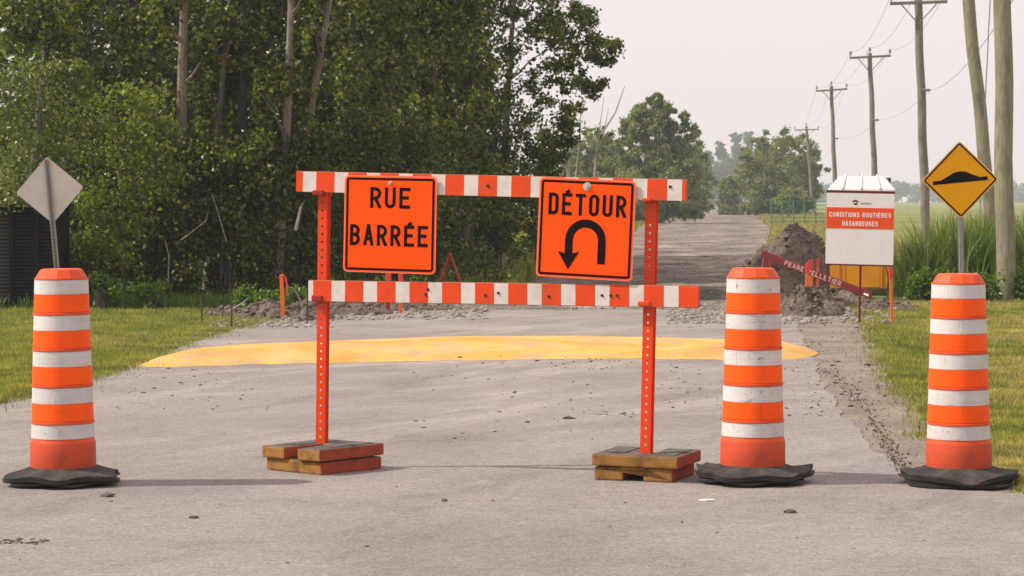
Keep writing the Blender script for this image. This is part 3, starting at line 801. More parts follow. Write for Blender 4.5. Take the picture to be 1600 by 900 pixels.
# ------------------------------------------------------------------ dug earth, rubble, stones
def mound(name, x, d, rx, ry, h, seed, label, rough=.35, m=None, sharp=1.0, cat='dirt pile', group=None, rz=0):
    NR, NA = 30, 84; vs = [(0, 0, h)]; fs = []
    for q in range(1, NR + 1):
        t = q / NR
        for i in range(NA):
            a = 2 * PI * i / NA
            wob = 1 + .28 * noise.fractal(Vector((math.cos(a) * 1.4, math.sin(a) * 1.4, seed)), 1, 2, 3)
            xx, yy = rx * t * wob * math.cos(a), ry * t * wob * math.sin(a)
            z = h * (1 - t) ** sharp * (1 + .25 * t)
            z += rough * h * (1 - t * .85) * noise.fractal(Vector((xx * 2.6, yy * 2.6, seed)), 1, 2.1, 5) * min(1, t * 3)
            z += .07 * noise.fractal(Vector((xx * 6, yy * 6, seed)), .8, 2, 4) * min(1, (1 - t) * 2.5)
            if q == NR: z = -.03
            vs.append((xx, yy, max(z, -.03)))
    for i in range(NA): fs.append((0, 1 + i, 1 + (i + 1) % NA))
    for q in range(NR - 1):
        for i in range(NA):
            j = (i + 1) % NA; k = 1 + q * NA
            fs.append((k + i, k + NA + i, k + NA + j, k + j))
    o = MB().add(vs, fs).build(name, m or M['soil'], smooth=True); o.location = (x, d, 0); o.rotation_euler = (0, 0, rz)
    return tag(o, label, cat, group)
mound('dirt_mound', 5.58, 50.5, 1.2, 1.6, 1.22, 1.3, 'tall grey brown dirt mound behind the fallen red board', .28, None, .9)
mound('dirt_mound', 4.42, 38.5, .5, .8, .42, 4.1, 'small rounded dirt heap around the orange stakes', .35, None, .8)
mound('dirt_mound', 5.1, 42, .8, .9, .27, 7.7, 'low cloddy dirt heap in front of the yellow toilet', .6, None, .7)
mound('dirt_mound', 5.9, 40.5, .5, .8, .12, 9.2, 'low stony heap beside the white road sign leg', .6, None, .7)
mound('dirt_mound', 4.9, 47.5, .9, .9, .5, 2.9, 'dark dirt heap at the foot of the tall mound', .45, None, .8)
for k, (px, py, rx, h, s_) in enumerate(((405, 499, .5, .2, 3), (470, 503, .45, .2, 5), (545, 494, .7, .17, 6), (640, 487, .8, .16, 8), (350, 497, .35, .1, 11))):
    p = G(px, py); mound('dirt_berm', p.x, p.y + .8, rx, .7, h, s_, ['brown dug earth berm below the weeds at the lawn edge', 'berm of dug earth at the foot of the orange lath with ribbon', 'grey earth berm behind the left barricade post', 'flat earth berm below the RUE BARRÉE sign', 'low crumbled earth berm at the end of the left lawn'][k], .5, None, .6, 'dirt berm')
# stones as loose stuff
ICO = None
def ico():
    bm = bmesh.new(); bmesh.ops.create_icosphere(bm, subdivisions=1, radius=1)
    v = np.array([x.co[:] for x in bm.verts]); f = np.array([[q.index for q in p.verts] for p in bm.faces]); bm.free(); return v, f
IV, IF = ico()
def stones(name, pts, sizes, m, seed, flat=.6):
    rng = np.random.default_rng(seed); n = len(pts)
    v = IV[None] * (1 + rng.uniform(-.35, .35, (n, len(IV), 1)))
    v = v * rng.uniform(.55, 1.25, (n, 1, 3)) * np.array([1, 1, flat])
    a = rng.uniform(0, 2 * PI, n); ca, sa = np.cos(a), np.sin(a)
    x = v[..., 0] * ca[:, None] - v[..., 1] * sa[:, None]; y = v[..., 0] * sa[:, None] + v[..., 1] * ca[:, None]
    v = np.stack([x, y, v[..., 2]], -1) * np.asarray(sizes)[:, None, None] + np.asarray(pts)[:, None, :]
    f = (IF[None] + (np.arange(n) * len(IV))[:, None, None]).reshape(-1, 3)
    return tag(link(name, np_mesh(name, v.reshape(-1, 3), f), m), kind='stuff')
rng = np.random.default_rng(5)
def scatter_px(n, x0, x1, y0, y1, z=.012, edge=1.0):
    px = rng.uniform(x0, x1, n); py = rng.uniform(y0, y1, n)
    return [tuple(G(a, b, z)) for a, b in zip(px, py)]
P = scatter_px(900, 1040, 1260, 476, 506) + scatter_px(300, 1060, 1140, 468, 500) + scatter_px(500, 520, 760, 478, 500) + scatter_px(160, 330, 520, 498, 512) + scatter_px(350, 1240, 1400, 480, 505)
stones('rubble', P, rng.uniform(.012, .062, len(P)) * rng.uniform(.5, 1.2, len(P)), M['stone'], 2)
P = scatter_px(330, 1030, 1300, 500, 660) + scatter_px(240, 1240, 1400, 505, 640) + scatter_px(120, 150, 420, 575, 640) + scatter_px(90, 620, 960, 565, 690) + scatter_px(36, 20, 1560, 720, 890) + scatter_px(45, 0, 82, 842, 850) + scatter_px(40, 930, 1010, 642, 652) + scatter_px(50, 860, 960, 560, 580, .05) + scatter_px(70, 700, 1000, 535, 570, .06)
stones('scattered_clods', P, rng.gamma(1.3, .0052, len(P)) + .003, M['clod'], 3, .4)
P = [tuple(G(1290 + 130 * ((y - 575) / 170) ** .8 * 1.0 + rng.normal(0, 9), y, .012)) for y in rng.uniform(570, 745, 480)]
stones('edge_gravel', P, rng.uniform(.004, .011, len(P)), M['clod'], 9, .7)
P = [(rng.normal(5.58, .6), rng.normal(49.6, .6), 0) for _ in range(0)]
rg = np.random.default_rng(17); P = []
for o in [q for q in COL.objects if q.name.split('.')[0] in ('dirt_mound', 'dirt_berm')]:
    vv = [v_.co for v_ in o.data.vertices if v_.co.z > .0]; big = max(v_.z for v_ in vv) > .8
    for k in rg.integers(0, len(vv), 420 if big else 240):
        c_ = Matrix.Rotation(o.rotation_euler.z, 3, 'Z') @ vv[k] + o.location
        P.append((c_.x + rg.normal(0, .03), c_.y + rg.normal(0, .03), c_.z + .003))
stones('soil_clods', P, rg.gamma(1.8, .011, len(P)) + .006, M['soil'], 6, .75)
P = []
for k in range(1500):
    d_ = 40 + 90 * rg.random() ** 2.2; t_ = rg.random(); P.append((lerp(DIRT_L, d_) * (1 - t_) + lerp(DIRT_R, d_) * t_, d_, .03))
stones('road_stones', P, (rg.gamma(1.1, .010, len(P)) + .006), M['stone'], 7, .6)
# a few clods large enough to single out
for px, py, r, lab in ((168, 774, .03, 'dark flat clod on the asphalt below the left barrel'), (1234, 799, .03, 'dark clod on the asphalt right of the small white scrap'), (304, 808, .022, 'small dark clod on the near asphalt left of centre'), (888, 653, .03, 'lone clod on the asphalt between the barricade posts')):
    p = G(px, py, .010 + r * .25); v = [tuple(Vector(q) * (1 + random.Random(px + i).uniform(-.3, .3)) * r) for i, q in enumerate(IV)]
    o = MB().add([(a * 1.5, b, c * .5) for a, b, c in v], IF.tolist()).build('dirt_clod', M['clod']); o.location = p; tag(o, lab, 'dirt clod')
p = G(1104, 782, .012); o = MB().prism([(-.045, -.01), (-.01, -.03), (.05, -.012), (.03, .02), (-.02, .025)], 0, .006).build('scrap', M['white_panel']); o.location = p; tag(o, 'small white scrap lying on the asphalt below the middle barrel', 'scrap')

# ------------------------------------------------------------------ stakes, board, trestles
def stake(px, py0, py1, m, label, ribbon_=0, lean=0, wpx=8, name='survey_stake'):
    b = G(px, py1); d = b.y; H = (py1 - py0) * d / FPX; wd = wpx * d / FPX
    root = empty(name, (b.x, b.y, -.02), label, 'stake', 'orange survey stakes along the dug road edge', rot=(0, lean, R(10)))
    MB().box((0, 0, H / 2), (wd, .02, H)).build('stick', m, root, bevel=.004)
    if ribbon_:
        MB().tube([(0, -.02, H * .98), (.02, -.03, H * 1.0), (.055, -.03, H * .93), (.075, -.03, H * .72), (.06, -.03, H * .55)], [.012, .014, .014, .012, .006], 6).build('ribbon', M['ribbon'], root, smooth=True)
    else:
        MB().box((0, 0, H * .9), (wd * 1.15, .026, H * .2)).build('painted_tip', M['ribbon'], root, bevel=.004)
    return root
stake(443, 427, 501, M['stake'], 'orange stake with drooping pink ribbon left of the barricade post', 1, R(-2.5), 6)
stake(1259, 408, 492, M['stake'], 'foremost orange stake in the small dirt heap', 0, R(2.5), 5.5)
stake(1268, 404, 470, M['stake'], 'orange stake with red tip just behind the foremost one', 0, R(-1), 5.5)
stake(1277, 402, 466, M['stake'], 'thin orange stake at the back of the dirt heap group', 0, R(1), 4)
stake(1394, 416, 505, M['stake'], 'tall thin orange stake at the lawn edge beside the white road sign', 0, R(-1.5), 5)
stake(606, 424, 488, M['trestle'], 'red stake partly behind the lower beam left of the RUE BARRÉE sign', 0, R(1), 7)
stake(626, 424, 490, M['stake'], 'orange stake partly behind the lower beam under the RUE BARRÉE sign', 0, 0, 6)
for px, py0, py1, lab in ((315, 462, 503, 'thin dark rod standing at the end of the left lawn'), (362, 455, 512, 'thin dark rod standing before the earth berm'), (480, 450, 506, 'thin dark rod just left of the barricade post')):
    b = G(px, py1); h = (py1 - py0) * b.y / FPX
    o = MB().tube([(0, 0, -.05), (0, 0, h)], .012, 6).build('iron_rod', M['iron']); o.location = b; tag(o, lab, 'rod')
o = MB().box((0, 0, .012), (.16, .04, .024)).build('wood_scrap', M['lath'], bevel=.003); o.location = G(1364, 508, .004); tag(o, 'short pale wooden block lying at the lawn edge by the thin orange stake', 'wood scrap')
def trestle(px, py_top, d, sp, label):
    t = A(px, py_top, d); root = empty('red_trestle', (t.x, d, .0), label, 'trestle')
    for sx, sy in ((-1, -.5), (1, -.5), (-.5, .6), (.8, .6)):
        MB().tube([(0, 0, t.z), (sx * sp, sy * sp, 0)], .018, 6).build('leg', M['trestle'], root)
    MB().tube([(0, -.05, t.z - .03), (.0, .1, t.z - .03)], .02, 6).build('top_bar', M['trestle'], root)
    return root
trestle(703, 395, 44, .3, 'red folding trestle standing at the wood edge right of the RUE BARRÉE sign')
trestle(1197, 390, 42.2, .22, 'red trestle holding up the left end of the fallen red board')
p0, p1 = A(1190, 396, 42.0), A(1362, 462, 40.8)
dd = p1 - p0; ex = dd.normalized(); ey = Vector((-ex.y, ex.x, 0)).normalized(); ez = ex.cross(ey)
brd = empty('lettered_board', p0, 'dark red board with pale lettering sloping from its trestle to the ground', 'board')
brd.rotation_euler = Matrix((ex, ey, ez)).transposed().to_euler()
MB().box((dd.length / 2, 0, 0), (dd.length, .035, .115)).build('plank', M['board_red'], brd, bevel=.005)
write('PEARE PELLETIER', .47, 1.56, -.037, .078, .0125, brd, M['faded'], -.0185)
MB().box((dd.length - .09, -.019, -.01), (.09, .004, .03)).build('white_mark', M['white_panel'], brd)

# ------------------------------------------------------------------ portable toilet and the white information sign
def toilet():
    d = 46.2; c = A(1347, 380, d + .56); root = empty('portable_toilet', (c.x, d + .56, 0), 'yellow portable toilet with ribbed white roof behind the white road sign', 'portable toilet', rz=R(-9))
    W, H = 1.12, 1.86
    MB().box((0, 0, .06), (W + .06, W + .06, .12)).build('base', M['iron'], root, bevel=.02)
    MB().box((0, 0, .12 + (H - .12) / 2), (W, W, H - .12)).build('wall', M['toilet_ye'], root, bevel=.02)
    for x in (-.40, -.3, .36, .47):
        MB().box((x, -W / 2 - .006, .98), (.03, .02, 1.7)).build('corner_rib', M['toilet_ye'], root, bevel=.005)
    MB().box((.03, -W / 2 - .004, .98), (.6, .014, 1.66)).build('door', M['toilet_ye'], root, bevel=.004)
    # roof: hipped, ribbed white plastic
    b = MB(); a, t = W / 2 + .05, W / 2 - .16; z0, z1 = H, 2.16
    b.add([(-a, -a, z0), (a, -a, z0), (a, a, z0), (-a, a, z0), (-a, -a, z0 + .05), (a, -a, z0 + .05), (a, a, z0 + .05), (-a, a, z0 + .05), (-t, -t, z1), (t, -t, z1), (t, t, z1), (-t, t, z1)],
          [(3, 2, 1, 0), (0, 1, 5, 4), (1, 2, 6, 5), (2, 3, 7, 6), (3, 0, 4, 7), (4, 5, 9, 8), (5, 6, 10, 9), (6, 7, 11, 10), (7, 4, 8, 11), (8, 9, 10, 11)])
    rf = b.build('roof', M['roof_white'], root, bevel=.025)
    for x in (-.27, .0, .27):
        MB().tube([(x * 1.25, -a + .005, z0 + .06), (x * 1.05, -t - .0, z1 - .01), (x * 1.02, -t + .1, z1 + .012), (x * 1.02, t - .1, z1 + .012)], .02, 8).build('roof_rib', M['roof_white'], rf, smooth=True)
    MB().tube([(.47, .2, 1.8), (.47, .2, 2.13)], .055, 10).build('vent_pipe', M['iron'], root)
toilet()
def info_sign():
    d = 35.6; tl, br = A(1288, 302, d), A(1393, 413, d); cx = (tl.x + br.x) / 2; W = br.x - tl.x; H = tl.z - br.z
    root = empty('information_sign', (cx, d, 0), 'white sign reading CONDITIONS ROUTIÈRES HASARDEUSES on a thin maroon stand', 'information sign', rot=(0, R(1.2), R(-6)))
    zc = (tl.z + br.z) / 2
    pn = MB().prism(rrect(W, H, .01, 2), 0, .008, fn=XZ).build('panel', M['white_panel'], root); pn.location = (0, 0, zc)
    bz = CAM_H - (341 - HOR) * d / FPX; bh = 33 * d / FPX
    bd = MB().box((0, -.0095, bz), (W - .004, .003, bh)).build('orange_band', M['band_or'], root)
    k = d / FPX
    write('CONDITIONS ROUTIÈRES', -.425, .425, bz + .014, .066, .0105, root, M['sign_white'], -.011, .2)
    write('HASARDEUSES', -.245, .245, bz - .108, .066, .0105, root, M['sign_white'], -.011, .2)
    # small roof-like emblem with a line of tiny print beside it
    lg = MB().prism([(-.12, .02), (-.07, .045), (-.02, .02), (-.045, .006), (-.07, .02), (-.095, .006)], 0, .002, fn=XZ)
    lg.prism([(-.1, -.012), (-.045, .002), (-.035, -.02), (-.08, -.032)], 0, .002, fn=XZ)
    l_ = lg.build('emblem', M['maroon'], root); l_.location = (0, -.0085, zc + H * .365)
    for i in range(9):
        MB().box((.005 + i * .017, -.0095, zc + H * .36), (.011, .003, .02)).build('small_print', M['print_grey'], root)
    MB().box((0, .012, zc + H / 2 + .012), (W + .01, .03, .05)).build('top_rail', M['maroon'], root, bevel=.004)
    MB().box((0, .012, zc - H / 2 - .008), (W + .01, .03, .025)).build('bottom_rail', M['maroon'], root, bevel=.004)
    MB().box((.02, .014, (zc) / 2), (.03, .025, zc)).build('leg', M['maroon'], root)
    MB().box((-W / 2 + .03, .014, zc - H / 2 - .15), (.03, .025, .28)).build('bracket', M['maroon'], root)
info_sign()

# ------------------------------------------------------------------ black slatted enclosure at the far left
def enclosure():
    d = 40.6; x1 = (94 - 800) * d / FPX; x0 = x1 - 1.75; H = 1.64
    root = empty('slatted_enclosure', ((x0 + x1) / 2, d + .6, 0), 'black slatted storage enclosure on the lawn at the far left', 'enclosure')
    W = x1 - x0; Dp = 1.2
    MB().box((0, .02, H / 2), (W - .1, Dp - .12, H - .06)).build('inner_wall', M['shed'], root)
    for x in (-W / 2 + .04, -W / 2 + .97, W / 2 - .37, W / 2 - .03):
        MB().box((x, -Dp / 2 + .02, H / 2), (.06, .08, H)).build('corner_post', M['shed'], root, bevel=.006)
    n = 26
    base = None
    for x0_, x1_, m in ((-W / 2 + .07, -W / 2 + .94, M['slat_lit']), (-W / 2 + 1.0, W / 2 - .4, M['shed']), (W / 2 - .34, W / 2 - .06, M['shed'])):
        me = MB().box((0, 0, 0), (x1_ - x0_, .022, .046), rot=Matrix.Rotation(R(-22), 3, 'X')).mesh('slat')
        me.materials.append(m)
        for k in range(n):
            o = bpy.data.objects.new('slat', me); COL.objects.link(o); o.parent = root
            o.location = ((x0_ + x1_) / 2, -Dp / 2 + .03, .06 + k * (H - .1) / n)
    MB().box((0, 0, H + .012), (W + .03, Dp + .04, .03)).build('lid', M['shed'], root, bevel=.006)
enclosure()

# ------------------------------------------------------------------ utility poles and wires
def pole(top, base, d, r0, r1, label, arm=None, m='pole', brace=True, name='utility_pole'):
    """top/base given in photo pixels, at distance d"""
    t = A(top[0], top[1], d); bx_ = (base - 800) * d / FPX
    root = empty(name, (bx_, d, 0), label, 'utility pole', 'wooden utility poles along the right of the road' if arm else None)
    N = 14; b = MB()
    pts = [Vector((0, 0, -.1)).lerp(Vector((t.x - bx_, 0, t.z)), k / N) + Vector((.02 * math.sin(k * 1.3 + d), .02 * math.cos(k * 1.1 + d), 0)) for k in range(N + 1)]
    b.tube(pts, [r0 + (r1 - r0) * k / N for k in range(N + 1)], 14).build('shaft', M[m], root, smooth=True)
    ins = []
    if arm:
        half, za, tilt = arm
        tx = t.x - bx_
        ca = Vector((tx, -r1 - .05, za))
        MB().box(ca, (half * 2, .09, .11), rot=Matrix.Rotation(tilt, 3, 'Y')).build('crossarm', M['pole'], root, bevel=.008)
        for sx in (-1, 1):
            MB().tube([(tx + sx * half * .62, -r1 - .06, za - .05), (tx, -r1 - .03, za - .75)], .022, 6).build('brace', M['pole'], root)
        for ox in (-half * .95, 0, half * .95):
            zz = za + .05 - ox * math.sin(tilt) + (.35 if ox == 0 else .0)
            if ox == 0: zz = t.z
            i_ = MB().lathe([(.02, 0), (.02, .08), (.07, .09), (.05, .13), (.075, .15), (.05, .2), (.075, .22), (.04, .28), (.001, .29)], 10).build('insulator', M['ceramic'], root, smooth=True)
            i_.location = (tx + ox, -r1 - .05 if ox else 0, zz); ins.append(Vector((bx_ + tx + ox, d - r1 - .05 if ox else d, zz + .28)))
    else: ins = [Vector((t.x, d, t.z))]
    # telephone-cable bracket
    if arm:
        bz = za - 3.1; k = (bz + .1) / (t.z + .1); px_ = (t.x - bx_) * k
        MB().tube([(px_, -r0, bz), (px_ + .3, -r0 - .02, bz)], .05, 8).build('cable_bracket', M['ceramic'], root); ins.append(Vector((bx_ + px_ + .3, d - r0, bz)))
    return root, ins
p5, i5 = pole((1260, 197), 1271, 250, .17, .12, 'farthest utility pole beside the round roadside bushes', (1.2, 8.55, R(-2)))
p4, i4 = pole((1299, 134), 1307, 164, .17, .11, 'utility pole standing fourth along the line, just left of the toilet roof', (1.0, 8.75, R(-4)))
p3, i3 = pole((1359, 83), 1370, 126, .17, .11, 'utility pole rising above the white roof of the toilet', (1.02, 8.75, R(-3)))
p2, i2 = pole((1434, -6), 1448, 91, .17, .14, 'utility pole between the white road sign and the yellow diamond sign', (1.02, 8.72, R(-2)))
p1, i1 = pole((1564, -330), 1571, 44, .165, .14, 'thick near utility pole at the right edge of the picture', (1.1, 8.5, 0), m='pole_near')
pb, ib = pole((1500, -120), 1558, 62, .165, .145, 'leaning utility pole crossing behind the yellow diamond sign', None, 'pole_near')
def wire(a, b, sag, r, label):
    N = 24; c = (a + b) / 2
    pts = [a.lerp(b, k / N) - Vector((0, 0, sag * 4 * (k / N) * (1 - k / N))) - a for k in range(N + 1)]
    o = MB().tube(pts, r, 5).build('power_line', M['wire'], smooth=True); o.location = a
    tag(o, label, 'power line', 'power lines between the utility poles')
spans = [(i5, i4, 1.2, 'the two farthest poles'), (i4, i3, .7, 'the poles left of and above the toilet roof'), (i3, i2, .6, 'the pole above the toilet and the next nearer one'), (i2, i1, .9, 'the nearest two straight poles')]
for a, b, s_, t in spans:
    for k, nm in enumerate(('left', 'middle', 'right', 'lowest')):
        wire(a[k], b[k], s_ if k < 3 else s_ * .45, .007, f'{nm} thin wire strung between {t}')
g0, g1 = A(1549, -40, 60), A(1534, 262, 60)
o = MB().tube([(0, 0, 0), A(1528, 395, 60) - g0], .014, 6).build('guy_wire', M['wire']); o.location = g0; tag(o, 'taut guy wire running down beside the leaning pole', 'guy wire')

# ------------------------------------------------------------------ trees
def crown(name, root, rng, centers, radii, per, size, m, up=.35, flat=.8, aspect=.72, shell=.5, keep=None):
    p = clump_points(rng, centers, radii, per, flat, shell)
    if keep is not None: p = p[keep(p)]
    p = p[p[:, 2] > .03]
    v, f = leaf_arrays(rng, p, size, aspect, up)
    return link(name, np_mesh(name, v, f), m, root)
def trunk_line(x, y, h, lean, wob, seed, N=12):
    return [Vector((x + lean[0] * k / N + wob * math.sin(k / N * 5 + seed) * k / N, y + lean[1] * k / N + wob * math.cos(k / N * 4 + seed * 2) * k / N, -.1 + h * .97 * k / N)) for k in range(N + 1)]
def tree(name, label, x, y, h, r, cw, cb, ncl, per, size, m, seed, lean=(0, 0), bark='bark', group=None, clr=(.35, .65), extra=(), nbr=9, shape='poplar', cat='tree', wob=.12, up=.3, bare=None, open_to=None):
    """tapered wandering trunk, rising limbs, and clumps of small leaves round the limbs"""
    rng = np.random.default_rng(seed); rnd = random.Random(seed)
    root = empty(name, (x, y, 0), label, cat, group)
    N = 12; pts = []
    for k in range(N + 1):
        t = k / N
        pts.append(Vector((lean[0] * t + wob * math.sin(t * 5 + seed) * t, lean[1] * t + wob * math.cos(t * 4 + seed * 2) * t, -.1 + (h * .97) * t)))
    MB().tube(pts, [r * (1 - .82 * (k / N)) * (1.25 if k == 0 else 1) for k in range(N + 1)], 9).build('trunk', M[bark], root, smooth=True)
    def on(t):
        f = t * N; k = min(int(f), N - 1); return pts[k].lerp(pts[k + 1], f - k)
    tips = []
    for k in range(nbr):
        t = cb + (1 - cb) * (k + .3) / nbr * .92; p = on(t); az = rnd.uniform(0, 2 * PI) if k % 2 else rnd.uniform(PI, 2 * PI)
        prof = (1 - ((t - cb) / (1 - cb) - .35) ** 2 * 1.5) if shape == 'poplar' else 1 - .8 * (t - cb) / (1 - cb)
        ln = cw * max(.25, prof) * rnd.uniform(.75, 1.1)
        q1 = p + Vector((math.cos(az) * ln * .5, math.sin(az) * ln * .5, ln * .45)); q2 = p + Vector((math.cos(az) * ln, math.sin(az) * ln, ln * .75))
        q0 = p.lerp(q1, .5) + Vector((0, 0, -.06 * ln))
        MB().tube([p, q0, q1, q2], [r * .38 * (1 - t * .6), r * .3 * (1 - t * .6), r * .2 * (1 - t * .5), .012], 5).build('limb', M[bark], root, smooth=True)
        tips += [q0, q1, q2, q1.lerp(q2, .5)]
    C_, Rr = [], []
    for k in range(ncl):
        if tips and rnd.random() < .6:
            c = rnd.choice(tips) + Vector((rnd.gauss(0, .3), rnd.gauss(0, .3), rnd.gauss(0, .25))) * cw * .45
        else:
            t = cb + (1 - cb) * rnd.random(); c = on(t)
            a = rnd.uniform(0, 2 * PI); rr = cw * rnd.uniform(.2, 1.0) * (1 - .6 * max(0, t - .6) / .4); c = c + Vector((math.cos(a) * rr, math.sin(a) * rr, 0))
        C_.append(c[:]); Rr.append(rnd.uniform(*clr))
    for (ex_, ey_, ez_, er) in extra: C_.append((ex_ - x, ey_ - y, ez_)); Rr.append(er)
    keep = None
    if open_to:
        def keep(p):
            ok = np.ones(len(p), bool)
            for (tp, tr, td) in open_to:      # leaves rarely hang across the front of the clear trunks
                zt = np.array([q.z for q in tp]); xt = np.array([q.x for q in tp]); yt = np.interp(p[:, 2], zt, np.array([q.y for q in tp]))
                tx = np.interp(p[:, 2], zt, xt); yy = p[:, 1] + y
                tx = tx * yy / np.maximum(yt, 1)
                ok &= ~((yy < yt + .05) & (np.abs(p[:, 0] + x - tx) < tr + .1) & (np.sin(p[:, 2] * 2.1 + td) > -.8) & (rng.random(len(p)) < .95))
            return ok
    crown('crown', root, rng, C_, Rr, per, size, m, up, keep=keep)
    return root
def shrub(name, label, x, y, w, h, ncl, per, size, m, seed, group=None, clr=(.22, .42), dp=.7, cat='shrub', top=1.0):
    rng = np.random.default_rng(seed); rnd = random.Random(seed)
    root = empty(name, (x, y, 0), label, cat, group)
    C_, Rr = [], []
    st = MB()
    for k in range(7):
        a = rnd.uniform(0, 2 * PI); e = Vector((math.cos(a) * w * .4 * rnd.random(), math.sin(a) * dp * .4, h * rnd.uniform(.6, .95)))
        b0 = Vector((rnd.uniform(-.1, .1), rnd.uniform(-.1, .1), -.05))
        st.tube([b0, b0.lerp(e, .5) + Vector((rnd.uniform(-.1, .1), 0, .1)), e], [.025, .016, .006], 5)
    st.build('stems', M['bark_dk'], root, smooth=True)
    for k in range(ncl):
        z = h * rnd.random() ** .85; ww = w * (1 - .45 * (z / h) ** 2)
        C_.append((rnd.uniform(-.5, .5) * ww, rnd.gauss(0, .3) * dp, z + .05)); Rr.append(rnd.uniform(*clr))
    crown('foliage', root, rng, C_, Rr, per, size, m)
    return root
X = lambda px, d: (px - 800) * d / FPX

# front row of poplars on the left: pixel of the trunk, distance, radius, lean, crown radius
POP = [
    (283, 43.5, .125, (.10, .2), 11, .9, 1.2, 'poplar with the pale thick scarred trunk above the left lawn', 'bark'),
    (322, 44.5, .075, (.55, .2), 9, .8, 1.1, 'thin poplar bending right beside the thick pale trunk', 'bark'),
    (372, 44.6, .085, (.05, .4), 10.5, .9, 1.2, 'poplar with a half hidden trunk between thin bent and leaning ones', 'bark_dk'),
    (432, 43.4, .10, (.45, .3), 10.5, .9, 1.2, 'poplar with brown trunk leaning right above the ribboned stake', 'bark'),
    (428, 43.9, .085, (1.9, .3), 10.5, .9, 1.3, 'poplar with trunk slanting strongly right above the barricade end', 'bark'),
    (548, 46, .09, (.15, .3), 9.5, 1.1, 1.1, 'leafy poplar directly behind the left barricade post', 'bark_dk'),
    (610, 47.5, .09, (.0, .3), 10, 1.2, 1.1, 'dense poplar behind the RUE BARRÉE sign', 'bark_dk'),
    (668, 49, .085, (.2, .3), 10, 1.2, 1.1, 'dense poplar behind the right edge of the RUE BARRÉE sign', 'bark_dk'),
    (726, 52, .10, (.25, .3), 10.5, 1.2, 1.1, 'dark stemmed poplar just left of the gap between the two orange signs', 'bark_dk'),
]
LINES = [(trunk_line(X(q[0], q[1]), q[1], q[4], q[3], .1, 10 + k), q[2], k) for k, q in enumerate(POP[:5])]
for k, (px, d, r, ln, h, cw, cbm, lab, bk) in enumerate(POP):
    hidden = k >= 5
    tree('poplar_tree', lab, X(px, d), d, h, r, cw, .12 if hidden else .2, 84 if hidden else 74, 150 if hidden else 125, .10, M['leaf'], 10 + k, ln, bk, 'poplars along the left of the road', (.2, .44), nbr=11, wob=.1, open_to=LINES)
# the tall edge poplar whose crown stands against the sky
rnd0 = random.Random(12)
ex = []
for px, py, rad in ((915, 80, .24), (860, 95, .26), (840, 130, .26), (875, 190, .26), (850, 250, .3), (885, 225, .2), (825, 200, .28), (805, 230, .3), (780, 225, .3), (740, 80, .3), (745, 160, .3), (750, 260, .3), (870, 60, .24), (855, 30, .22), (915, 30, .2), (950, 72, .22), (930, 68, .2), (905, 62, .26), (940, 92, .16), (958, 70, .13), (925, 140, .2), (905, 125, .25), (935, 132, .13), (880, 40, .3), (890, 95, .3), (870, 130, .32), (850, 170, .34), (885, 165, .26), (835, 60, .26), (865, 10, .3), (900, 15, .2), (860, 215, .3), (830, 240, .3), (800, 262, .3), (870, 250, .22), (845, 285, .3), (815, 310, .3), (770, 250, .34), (760, 200, .34), (780, 150, .3), (755, 120, .34), (790, 90, .26), (760, 60, .32), (745, 20, .34), (800, 20, .2), (830, -20, .3), (790, -30, .3), (880, -30, .3), (770, 300, .3), (795, 350, .3), (820, 345, .22), (765, 360, .3)):
    for q in range(5):
        p = A(px + rnd0.gauss(0, rad * 42), py + rnd0.gauss(0, rad * 42), 56.2 + rnd0.random() * 2.6); ex.append((p.x, p.y, p.z, rad * rnd0.uniform(.5, 1.0)))
tree('poplar_tree', 'tall airy poplar at the right end of the left wood, crown against the sky', X(778, 57.5), 57.5, 8.6, .12, 1.0, .42, 12, 66, .092, M['leaf'], 40, (.5, .3), 'bark', 'poplars along the left of the road', (.2, .36), ex, nbr=10, wob=.06)
ex = []
for px, py, rad in ((830, 300, .3), (815, 345, .3), (850, 330, .26), (838, 375, .26), (820, 385, .3), (800, 390, .28), (860, 300, .24), (845, 270, .24), (825, 265, .26)):
    p = A(px, py, 64); ex.append((p.x, p.y, p.z, rad))
tree('young_poplar', 'young slim poplar between the two orange signs, bare lower trunk', X(840, 64), 64, 3.6, .07, .5, .5, 6, 170, .09, M['leaf_lt'], 41, (0, .2), 'bark', None, (.2, .34), ex, nbr=5, cat='tree')
# inner rows
rnd = random.Random(77)
INN = [(60, 52.5), (110, 55), (190, 54), (240, 56.5), (330, 53.5), (400, 55), (470, 54), (520, 54), (590, 52), (650, 55), (700, 57), (150, 56), (60, 58), (300, 58), (450, 60), (560, 60), (735, 62)]
for k, (px, d) in enumerate(INN):
    tree('woodland_tree', 'dark shaded tree in the depth of the left wood', X(px, d), d, rnd.uniform(9.5, 12), rnd.uniform(.08, .13), rnd.uniform(1.3, 1.7), .06, 56, 120, .125, M['leaf_dk' if k % 3 else 'leaf'], 100 + k, (rnd.uniform(-.4, .6), 0), 'bark_dk', 'shaded trees deep in the left wood', (.4, .75), nbr=8)
